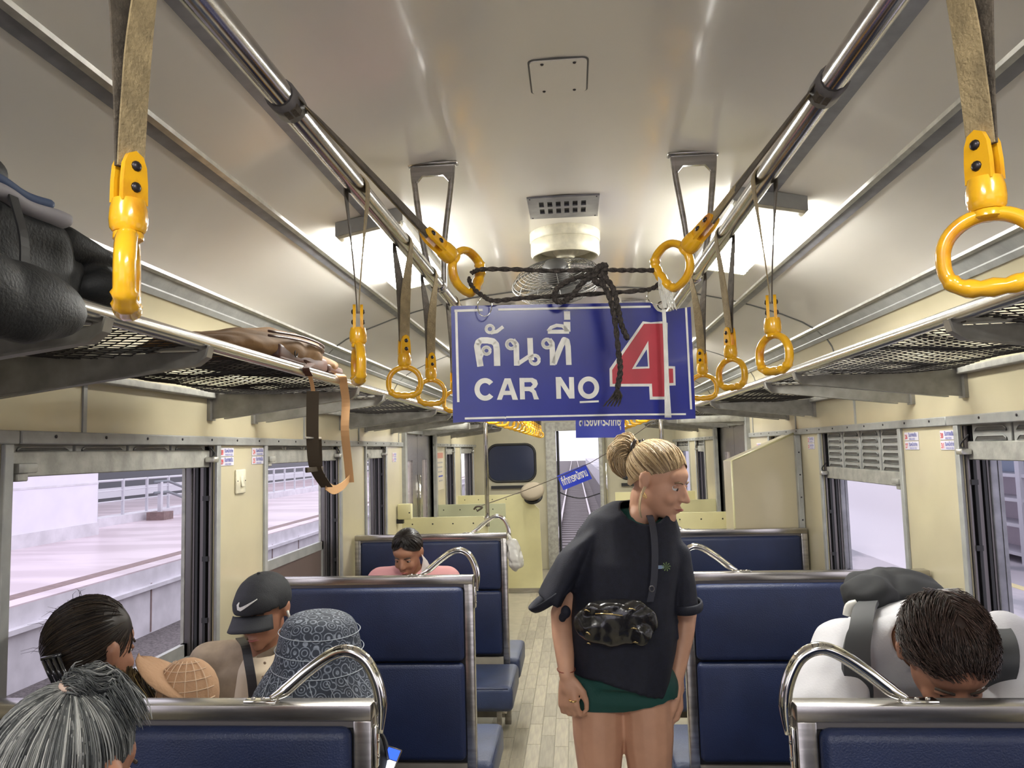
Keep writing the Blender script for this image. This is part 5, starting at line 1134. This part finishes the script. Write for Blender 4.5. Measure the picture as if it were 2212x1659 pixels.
q = MB(); A = hatx(298, 1412, -.02); Bp = hatx(452, 1522, -.02); dz = (Bp-A); n_ = 14; vs = []
nn = V((dz.z, 0, -dz.x)).normalized()
for i in range(n_+1):
    t_ = i/n_; w_ = .10*sin(pi*min(1, max(.0, t_)))**.6
    for j in range(7): u_ = (j/6-.5); vs.append(A+dz*t_+V((0, u_*w_*1.6, 0))-nn*(.018*sin(pi*t_)*(1-4*u_*u_))+V((0, 0, -.020-.02*sin(pi*t_))) *(.5+u_ if u_ < 0 else .5-u_*.2))
q.add(vs, [(i*7+j, i*7+j+1, (i+1)*7+j+1, (i+1)*7+j) for i in range(n_) for j in range(6)]); o = q.build('brim', HATM, t, smooth=True); o.modifiers.new('s', 'SOLIDIFY').thickness = .004

# ---- man in the black cap
YC = 2.60; K_ = lambda px, py, dy=0: UY(px, py, YC+dy)
hM = face_frame(K_(570, 1320), (-.14, -.95, -.24), R(-4))
TANJ = mat('tan_jacket', (.27, .205, .135), .8, var=.1, vscale=30)
t = seated('man in a black baseball cap and tan jacket facing the viewer, with white earphones', K_(560, 1400).x, 2.70, -1, K_(560, 1402, .06), hM, SKIN2, TANJ, mat('dark_trousers', (.05, .05, .055), .8), 1.03, kneeout=.02)
MB().tube([hM @ V((.086, .01, -.01)), hM @ V((.092, .0, -.03)), hM @ V((.085, -.01, -.07)), hM @ V((.07, -.03, -.13)), hM @ V((.05, -.04, -.20))], .0018, 6).build('earphone_cord', WHITE, t, smooth=True); MB().tube([hM @ V((.088, .004, -.004)), hM @ V((.093, .0, -.03))], .005, 8).build('earphone', WHITE, t, smooth=True)
sh = blob('shirt_front', [P_loft([(K_(565, 1412, -.03), V((.050, 0, 0)), fy*.065), (K_(560, 1440, -.07), V((.062, 0, 0)), fy*.085), (K_(556, 1500, -.075), V((.068, 0, 0)), fy*.095), (K_(555, 1640, -.075), V((.07, 0, 0)), fy*.10)])], mat('beige_shirt', (.46, .38, .28), .85), t, .008, 3, warp=fold(.006, 12), cut=lambda p: (p-K_(563, 1400, -.03)).length < .055)
for py in (1432, 1462, 1495): MB().lathe([(.005, 0), (.004, .002)], K_(572-(py-1432)*.12, py, -.175), 10, Matrix.Rotation(pi/2, 3, 'X')).build('button', mat('button', (.28, .2, .13), .4), sh)
MB().ribbon(bez([K_(518, 1378, .02), K_(530, 1395, -.10), K_(537, 1430, -.165), K_(545, 1480, -.185), K_(552, 1560, -.185)], 5), (1, .1, .1), .030, .003).build('bag_strap', BLACK, t)
t = thing('baseball_cap', 'black baseball cap with a white swoosh on the man at the left window', 'cap', K_(565, 1270)); CAPM = mat('cap_black', (.012, .013, .016), .7, bump=.3, bscale=300)
T_ = lambda p: hM @ V(p); Q = hM.to_3x3(); ci = hM.inverted()
crown_ = blob('crown', [P_ell(T_((0, .012, .042)), (.093, .108, .090), Q), P_ell(T_((0, -.025, .038)), (.086, .080, .074), Q)], CAPM, t, .006, 3, cut=lambda p: (ci @ p).z < .018+(.012 if (ci @ p).y < -.03 else -.004), thick=.002)
q = MB(); vs = []
for i in range(13):
    a = -1.15+2.3*i/12
    for j in range(5):
        r_ = j/4; x = sin(a)*(.083+.012*r_); y = -.045-cos(a)*(.052+.062*r_); vs.append(T_((x, y, .028-.030*r_-.020*(sin(a)**2)*(.6+r_*.6))))
q.add(vs, [(i*5+j, i*5+j+1, (i+1)*5+j+1, (i+1)*5+j) for i in range(12) for j in range(4)]); o = q.build('visor', CAPM, t, smooth=True); o.modifiers.new('s', 'SOLIDIFY').thickness = .004
q = MB(); sw = [(-.030, .062), (-.034, .050), (-.026, .045), (-.012, .050), (.022, .066), (-.010, .054), (-.022, .052), (-.026, .056)]
from mathutils.bvhtree import BVHTree
bv_ = BVHTree.FromPolygons([v.co+ORG[t.name] for v in crown_.data.vertices], [tuple(p.vertices) for p in crown_.data.polygons])
def fr_(x, z):
    o_ = T_((x*1.25+.010, -.4, (z-.055)*1.3+.064)); h_ = bv_.ray_cast(o_, Q @ V((0, 1, 0)))[0]; return (h_ if h_ else T_((x, -.1, z)))-Q @ V((0, .0022, 0))
sw = [(x_+(.0), z_) for x_, z_ in sw]
cl_ = [(-.026, .064, .0012), (-.031, .057, .0038), (-.029, .050, .0052), (-.022, .0485, .0046), (-.012, .052, .0036), (0, .057, .0027), (.012, .062, .0018), (.024, .067, .0008)]
vs_ = []
for k_, (x, z, w_) in enumerate(cl_):
    dx, dz = (cl_[min(k_+1, 7)][0]-cl_[max(k_-1, 0)][0], cl_[min(k_+1, 7)][1]-cl_[max(k_-1, 0)][1]); l_ = math.hypot(dx, dz); vs_ += [fr_(x-dz/l_*w_, z+dx/l_*w_), fr_(x+dz/l_*w_, z-dx/l_*w_)]
q.add(vs_, [(2*k_, 2*k_+1, 2*k_+3, 2*k_+2) for k_ in range(7)]); o = q.build('swoosh', WHITE, t); o.modifiers.new('s', 'SOLIDIFY').thickness = .0012
MB().lathe([(.006, 0), (.005, .004)], T_((0, .014, .132)), 10, Q).build('button', CAPM, t, smooth=True)

# ---- person under the denim bucket hat
YD = 1.78; D_ = lambda px, py, dy=0: UY(px, py, YD+dy)
hM = face_frame(D_(690, 1462), (.15, .95, -.3))
DKC = mat('dark_jacket', (.03, .032, .038), .8)
t = seated('person seen from behind under a patterned blue-grey bucket hat', -.74, 1.76, 1, D_(650, 1585, -.02), hM, SKIN2, DKC, mat('charcoal_trousers', (.05, .055, .065), .8), 1.0, shw=.12)
hr = under_hair('hair', hM, HB, t, .97, .0)
t = thing('bucket_hat', 'dark blue denim-look bucket hat with rows of pale round motifs', 'hat', D_(690, 1430))
DEN = bpy.data.materials.new('denim_pattern'); DEN.use_nodes = True; nt = DEN.node_tree; b_ = nt.nodes['Principled BSDF']; b_.inputs['Roughness'].default_value = .8; L = nt.links.new
tc = nt.nodes.new('ShaderNodeTexCoord'); vo = nt.nodes.new('ShaderNodeTexVoronoi'); vo.inputs['Scale'].default_value = 42; vo.inputs['Randomness'].default_value = .35; L(tc.outputs['Object'], vo.inputs['Vector'])
mt = nt.nodes.new('ShaderNodeMath'); mt.operation = 'MULTIPLY'; mt.inputs[1].default_value = 26; L(vo.outputs['Distance'], mt.inputs[0]); sn = nt.nodes.new('ShaderNodeMath'); sn.operation = 'SINE'; L(mt.outputs[0], sn.inputs[0])
no = nt.nodes.new('ShaderNodeTexNoise'); no.inputs['Scale'].default_value = 90; L(tc.outputs['Object'], no.inputs['Vector']); ml = nt.nodes.new('ShaderNodeMath'); ml.operation = 'MULTIPLY'; L(sn.outputs[0], ml.inputs[0]); L(no.outputs['Fac'], ml.inputs[1])
cr = nt.nodes.new('ShaderNodeValToRGB'); L(ml.outputs[0], cr.inputs['Fac']); cr.color_ramp.elements[0].position = .12; cr.color_ramp.elements[0].color = (.030, .038, .055, 1); cr.color_ramp.elements[1].position = .52; cr.color_ramp.elements[1].color = (.24, .27, .32, 1); L(cr.outputs[0], b_.inputs['Base Color'])
hc = D_(692, 1505); pro = []
nA = 40; rows_h = [(.0005, .209), (.045, .206), (.070, .198), (.084, .182), (.091, .155), (.096, .125), (.100, .098), (.108, .082), (.128, .052), (.147, .022)]
q = MB(); vs = []
for i, (r_, z_) in enumerate(rows_h):
    for k in range(nA):
        a = 2*pi*k/nA; wv = (nz((cos(a)*1.5, sin(a)*1.5, z_*8), 1, 2)*(.006 if i < 7 else .016)); vs.append(hc+V((.99*(r_+wv)*cos(a), 1.22*(r_+wv)*sin(a), z_-.014+(.006*sin(2*a) if i > 7 else 0)+r_*cos(a)*-.06)))
q.add(vs, [(i*nA+k, i*nA+(k+1) % nA, (i+1)*nA+(k+1) % nA, (i+1)*nA+k) for i in range(len(rows_h)-1) for k in range(nA)]); hat_ = q.build('cloth', DEN, t, smooth=True); hat_.modifiers.new('s', 'SOLIDIFY').thickness = .003; hat_.modifiers.new('u', 'SUBSURF').render_levels = 2
STI = mat('stitch', (.36, .40, .45), .8)
q = MB()
def hp_(r_, z_, a): return hc+V((.99*r_*cos(a), 1.22*r_*sin(a), z_-.014+r_*cos(a)*-.06))
for r_, z_ in ((.0890, .168), (.0970, .128), (.105, .090), (.137, .040)): q.tube([hp_(r_+.003, z_, 2*pi*k/48) for k in range(48)], .0011, 4, closed=True)
for k in range(9): a = pi+2*pi*k/18; q.tube([hp_(.109, .086, a), hp_(.130, .054, a+.12), hp_(.149, .026, a+.2)], .0009, 4)
q.build('stitching', STI, t)
# black bag and phone at the aisle end of that bench
t = thing('handbag', 'black soft bag on the knees of the person in the bucket hat', 'bag', (-.50, 1.98, .6)); blob('bag', [P_ell(UY(803, 1640, 1.95), (.048, .07, .075)), P_ell(UY(775, 1640, 1.95), (.06, .08, .07))], mat('black_cloth', (.012, .012, .014), .8), t, .007, 2, warp=fold(.008, 14))
MB().tube(bez([UY(782, 1590, 1.92), UY(805, 1572, 1.90), UY(826, 1592, 1.90), UY(838, 1640, 1.93)], 5), .004, 6).build('handle', BLACK, t, smooth=True)
t = thing('phone', 'phone with a lit blue and white screen beside the black bag', 'phone', UY(842, 1646, 1.93)); a_ = UY(842, 1646, 1.93)
q = MB().rbox((-.020, -.035, -.003), (.020, .035, .003), .003, 2); Mp = Matrix.Translation(a_) @ Euler((R(50), R(10), R(-15))).to_matrix().to_4x4(); q.v = [tuple(Mp @ V(v)) for v in q.v]; q.build('case', STEEL, t, auto=40)
for y0_, y1_, m_ in ((-.031, .004, mat('screen_white', (.75, .8, 1), .3, emit=1.2)), (.006, .031, mat('screen_blue', (.03, .09, .7), .3, emit=1.2))):
    q = MB().box((-.017, y0_, .003), (.017, y1_, .0036)); q.v = [tuple(Mp @ V(v)) for v in q.v]; q.build('screen', m_, t)

# ---- person in pink, farther left
YP = 4.08; N_ = lambda px, py, dy=0: UY(px, py, YP+dy)
hM = face_frame(N_(880, 1196), (-.14, -.88, -.45))
PINK = mat('pink_shirt', (.62, .30, .30), .8)
t = seated('person with short black hair in a pink shirt looking down, farther along the left side', N_(890, 1200).x, 4.20, -1, N_(892, 1232, .05), hM, SKIN3, PINK, mat('blue_trousers', (.04, .06, .11), .8), 1.0)
uh = under_hair('hair', hM, HB, t, 1, .07); st = []
for P_, h_, r_ in comb_to(hM, sdir(0.15, 1.2), 700, .09): st.append((P_[::-1], h_*.5, r_*1.4))
strands('hair_strands', st, HB, uh, .0016)
q = MB(); q.add([hM @ V(p) for p in ((.080, .0, .0), (.088, -.01, -.03), (.070, -.03, -.10), (.11, -.02, -.14), (.135, -.01, -.13), (.105, .005, -.05))], [(0, 1, 2, 3, 4, 5)]); o = q.build('face_mask', mat('white_cloth', (.68, .62, .58), .8), t); o.modifiers.new('s', 'SOLIDIFY').thickness = .006

# ---- bent-over man on the right
YM = 1.74; Mm = lambda px, py, dy=0: UY(px, py, YM+dy)
hM = face_frame(Mm(2042, 1418), (-.02, -.60, -.80), R(-4), (0, -.8, .6))
t = person('man in a white T-shirt bending forward on the right with a backpack on his back', (.92, 2.3, 0), SKIN2)
pel = V((.96, 2.34, .80)); nk = Mm(1985, 1368, .16); chest = pel.lerp(nk, .62)+V((0, 0, .05)); shl, shr = Mm(1828, 1405, .28), Mm(2165, 1395, .16)
pr = torso(pel, chest, nk, shl, shr, .175, .115)+[P_cap(chest.lerp(nk, .8), hM @ V((0, .03, -.05)), .060, .056)]+head_prims(hM, 1.08)
for sx in (-1, 1):
    hp = pel+V((sx*.09, 0, -.02)); kn = V((hp.x, 2.27, .46)); an = V((hp.x, 2.33, .09)); pr += limb([hp, kn, an], [.088, .058, .038])+[P_cap(an+V((0, .04, -.055)), an+V((0, -.13, -.06)), .034, .027)]
eL, wL = Mm(1765, 1560, .12), V((.72, 1.80, .62)); eR, wR = Mm(2195, 1560, .05), V((1.02, 1.80, .62))
wL = V((.70, 1.86, .62)); wR = V((.98, 1.84, .62))
pr += limb([shl, eL, wL], [.052, .042, .026])+limb([shr, eR, wR], [.052, .042, .026])+hand_prims(wL, V((.3, -.3, -.9)), V((-.6, -.6, 0)), 1, 1, .6)+hand_prims(wR, V((-.3, -.3, -.9)), V((.6, -.6, 0)), -1, 1, .6)
blob('body', pr, SKIN2, t, .0075, 4); face_parts(t, hM, 1.08)
WT = mat('white_tee', (.60, .595, .62), .8, bump=.15, bscale=200)
sp = torso(pel, chest, nk, shl, shr, .20, .14, .02)+limb([shl, eL.lerp(shl, .05)], [.082, .088])+limb([shr, eR.lerp(shr, .05)], [.080, .085])+[P_cap(chest, shl, .11, .07), P_cap(chest, shr, .11, .07)]
nc = nk+V((.01, -.04, -.01))
tee2 = blob('t_shirt', sp, WT, t, .009, 5, warp=lambda p, a=fold(.014, 6, (1, 1, .6), 3), b=fold(.006, 16, (1, 1, .5), 5): b(a(p)), cut=lambda p: (p-nc).length < .085 or p.z < .74 and p.y > 2.15 or (p.z < eL.z+.035 and p.x < .70) or (p.z < eR.z+.03 and p.x > 1.03 and p.y < 2.1), thick=.003)
blob('trousers', [P_cap(pel, pel+V((sx*.09, 0, -.02)), .118, .11) for sx in (-1, 1)]+limb([pel+V((.09, 0, 0)), V((pel.x+.09, 2.27, .46)), V((pel.x+.09, 2.33, .1))], [.11, .078, .06])+limb([pel+V((-.09, 0, 0)), V((pel.x-.09, 2.27, .46)), V((pel.x-.09, 2.33, .1))], [.11, .078, .06]), MATS['dark_trousers'], t, .010, 3, cut=lambda p: p.z < .08)
for sx in (-1, 1): an = V((pel.x+sx*.09, 2.33, .09)); blob('shoe', [P_cap(an+V((0, .045, -.045)), an+V((0, -.14, -.055)), .043, .035)], BLACK, t, .009, 3, cut=lambda p: p.z < .003)
uh = under_hair('hair', hM, HBR, t, 1.08, .06); st = []
for i in range(2200):
    while True:
        az = random.uniform(-pi, pi); el = random.uniform(-.6, 1.45)
        if el > hairline(az)-.05: break
    a = sdir(az, el); tgt = sdir(.0+az*.25, .5); pts = []; L_ = random.uniform(.25, .55)
    for k in range(6): d = slerp(a, tgt, k/5*L_); pts.append(scalp(hM, d, .05+.16*(k/5)*random.uniform(.6, 1.1)+nz((az*4, el*4, k*.3), 1)*.03, 1.08))
    st.append((pts, random.gauss(.4, .25), random.uniform(.7, 1.3)))
strands('hair_strands', st, HBR, uh, .0013)
t = thing('backpack', 'dark grey backpack high on the back of the bent-over man', 'backpack', Mm(1920, 1280, .5)); BPM = mat('backpack_grey', (.020, .021, .023), .85, var=.25, vscale=8)
bk = blob('pack', [P_ell(UY(1925, 1275, 2.22), (.125, .12, .058)), P_ell(UY(1880, 1285, 2.12), (.075, .08, .05)), P_ell(UY(1975, 1290, 2.20), (.085, .12, .055)), P_ell(UY(1930, 1310, 2.28), (.13, .15, .07))], BPM, t, .008, 3, warp=lambda p: p+V((nz(p, 14), nz(p, 14, 5), nz(p, 18, 8)))*.014)
q = MB().ribbon(bez([UY(1880, 1298, 2.08), UY(1868, 1315, 2.00), UY(1860, 1350, 1.93), UY(1850, 1400, 1.885), UY(1850, 1450, 1.87), UY(1855, 1500, 1.88), UY(1850, 1540, 1.90)], 6), (1, .15, .1), [.060]*14+[.066]*22+[.05]*1, .012); q.build('shoulder_strap', mat('strap_grey', (.05, .052, .055), .6), t, auto=60)
q = MB().ribbon(bez([UY(2130, 1330, 1.98), UY(2165, 1380, 1.80), UY(2170, 1440, 1.76), UY(2150, 1500, 1.80)], 6), (1, -.1, .1), .055, .010); q.build('shoulder_strap', MATS['strap_grey'], t, auto=60)
MB().tube(bez([UY(1830, 1330, 2.06), UY(1835, 1310, 2.06), UY(1850, 1305, 2.06)], 4), .012, 8).build('white_tab', WHITE, t, smooth=True)
t = thing('earphone_cable', 'thin white cable crossing to the window behind the bent-over man', 'cable', UY(2190, 1400, 2.3)); MB().tube([UY(2175, 1385, 2.2), UY(2212, 1408, 2.3), UY(2300, 1460, 2.4)], .003, 6).build('cord', WHITE, t)

# ================================================================== LUGGAGE
NYL = mat('black_nylon', (.008, .009, .010), .6, var=.3, vscale=10, bump=.3, bscale=200)
t = thing('travel_backpack', 'big black travel backpack with grey and blue bands on the left rack', 'backpack', (-1.0, .95, 1.87))
zr = 1.866
wp = lambda p: p+V((nz(p, 9), nz(p, 9, 5), nz(p, 11, 8)))*.012
blob('body', [P_box((-1.22, .55, 1.85), (-.805, 1.19, 2.00), .05), P_box((-1.15, .60, 1.86), (-.82, 1.235, 1.97), .045)], NYL, t, .009, 3, warp=wp, cut=lambda p: p.z < zr-.004)
blob('lid', [P_box((-1.18, .56, 2.005), (-.825, 1.06, 2.062), .028), P_ell(V((-.98, .80, 2.055)), (.14, .17, .03))], NYL, t, .008, 3, warp=wp)
GB = mat('grey_band', (.28, .265, .28), .7)
blob('grey_band', [P_box((-1.20, .56, 1.978), (-.798, 1.15, 2.001), .011)], GB, t, .006, 2, warp=wp)
blob('blue_band', [P_box((-1.19, .56, 1.998), (-.805, 1.12, 2.016), .009)], mat('blue_band', (.045, .07, .14), .7), t, .006, 2, warp=wp)
blob('side_pocket', [P_ell(V((-.775, .90, 1.825)), (.055, .16, .058)), P_ell(V((-.765, 1.00, 1.822)), (.052, .115, .056))], NYL, t, .008, 3, warp=wp)
blob('side_flap', [P_cap(V((-.84, 1.17, 1.965)), V((-.82, 1.262, 1.955)), .032, .018), P_ell(V((-.90, 1.25, 1.905)), (.13, .06, .040)), P_ell(V((-.86, 1.27, 1.895)), (.06, .05, .030))], NYL, t, .007, 2, warp=wp)
for k in range(2): MB().ribbon(bez([V((-.803, .80+.22*k, 1.99)), V((-.792, .81+.22*k, 1.93)), V((-.797, .82+.22*k, 1.88))], 4), (0, 1, 0), .018, .003).build('compression_strap', BLACK, t)

t = thing('shoulder_bag', 'brown canvas and leather shoulder bag lying on the left rack, strap hanging down', 'bag', (-.95, 2.0, 1.86))
CNV = mat('brown_canvas', (.15, .078, .026), .85, var=.25, vscale=12, bump=.15, bscale=250); LTH = mat('brown_leather', (.065, .022, .013), .45, var=.2, vscale=20)
blob('body', [P_loft([(V((-.97, 1.80, 1.88)), V((.12, 0, 0)), V((0, 0, .016))), (V((-.97, 1.90, 1.893)), V((.155, 0, 0)), V((0, 0, .036))), (V((-.965, 2.06, 1.905)), V((.172, 0, 0)), V((0, 0, .056))), (V((-.955, 2.24, 1.918)), V((.172, 0, 0)), V((0, 0, .078))), (V((-.955, 2.37, 1.918)), V((.165, 0, 0)), V((0, 0, .076))), (V((-.96, 2.43, 1.90)), V((.12, 0, 0)), V((0, 0, .045)))])], CNV, t, .007, 3, warp=lambda p: p+V((nz(p, 12), nz(p, 12, 5), nz(p, 15, 8)))*.010, cut=lambda p: p.z < zr-.006)
q = MB(); q.rbox((-1.10, 2.02, 1.868), (-.795, 2.43, 1.912), .012, 3); q.build('leather_base', LTH, t, smooth=True)
blob('flap', [P_ell(V((-.86, 2.48, 1.90)), (.075, .085, .030)), P_ell(V((-.90, 2.45, 1.925)), (.08, .06, .025))], CNV, t, .006, 2, warp=lambda p: p+V((nz(p, 20), nz(p, 20, 5), nz(p, 22, 8)))*.012)
q = MB(); q.rbox((-.85, 2.43, 1.870), (-.79, 2.58, 1.898), .010, 3); q.build('leather_end', LTH, t, smooth=True)
for dz_ in (.0, .012): MB().tube(bez([V((-.800, 1.95, 1.922+dz_)), V((-.784, 2.15, 1.935+dz_)), V((-.784, 2.34, 1.935+dz_)), V((-.82, 2.435, 1.928+dz_))], 5), .0035, 6).build('piping', LTH, t, smooth=True)
MB().tube([V((-.788, 2.12, 1.895))+V((0, .010*cos(a), .012*sin(a))) for a in [2*pi*k/14 for k in range(14)]], .002, 6, closed=True).build('ring', BLACK, t, smooth=True)
S1 = lambda px, py, x=-.762: U(px, py, 'x', x)
def strapseg(pts, m_, w, nm, side=(.86, .5, 0)): MB().ribbon(bez(pts, 6), side, w, .0022).build(nm, m_, t)
DKW = mat('strap_dark', (.055, .038, .02), .8); LTW = mat('strap_tan', (.52, .29, .125), .7)
strapseg([V((-.80, 2.20, 1.885)), V((-.775, 2.205, 1.872)), S1(660, 795), S1(668, 812)], LTH, .022, 'leather_tab')
strapseg([S1(668, 808), S1(674, 830), S1(677, 850)], LTW, .012, 'strap')
strapseg([S1(676, 845), S1(675, 880), S1(675, 945), S1(679, 1000), S1(688, 1025), S1(706, 1052)], DKW, .036, 'strap')
strapseg([S1(690, 945, -.764), S1(692, 990, -.764), S1(692, 1015, -.764)], DKW, .012, 'strap')
MB().rbox(S1(661, 943, -.758), S1(691, 949, -.764), .0015, 1).build('buckle', ALU, t); MB().rbox(S1(664, 1010, -.757), S1(694, 1018, -.764), .0015, 1).build('buckle', DKW, t)
strapseg([S1(704, 1048), S1(722, 1058), S1(742, 1048), S1(754, 1034)], LTW, .030, 'strap', side=(0, .35, 1))
strapseg([S1(756, 1042), S1(752, 1000), S1(745, 930), S1(747, 870), S1(742, 830), S1(738, 812), V((-.80, 2.50, 1.872)), V((-.86, 2.44, 1.885))], LTW, .028, 'strap')
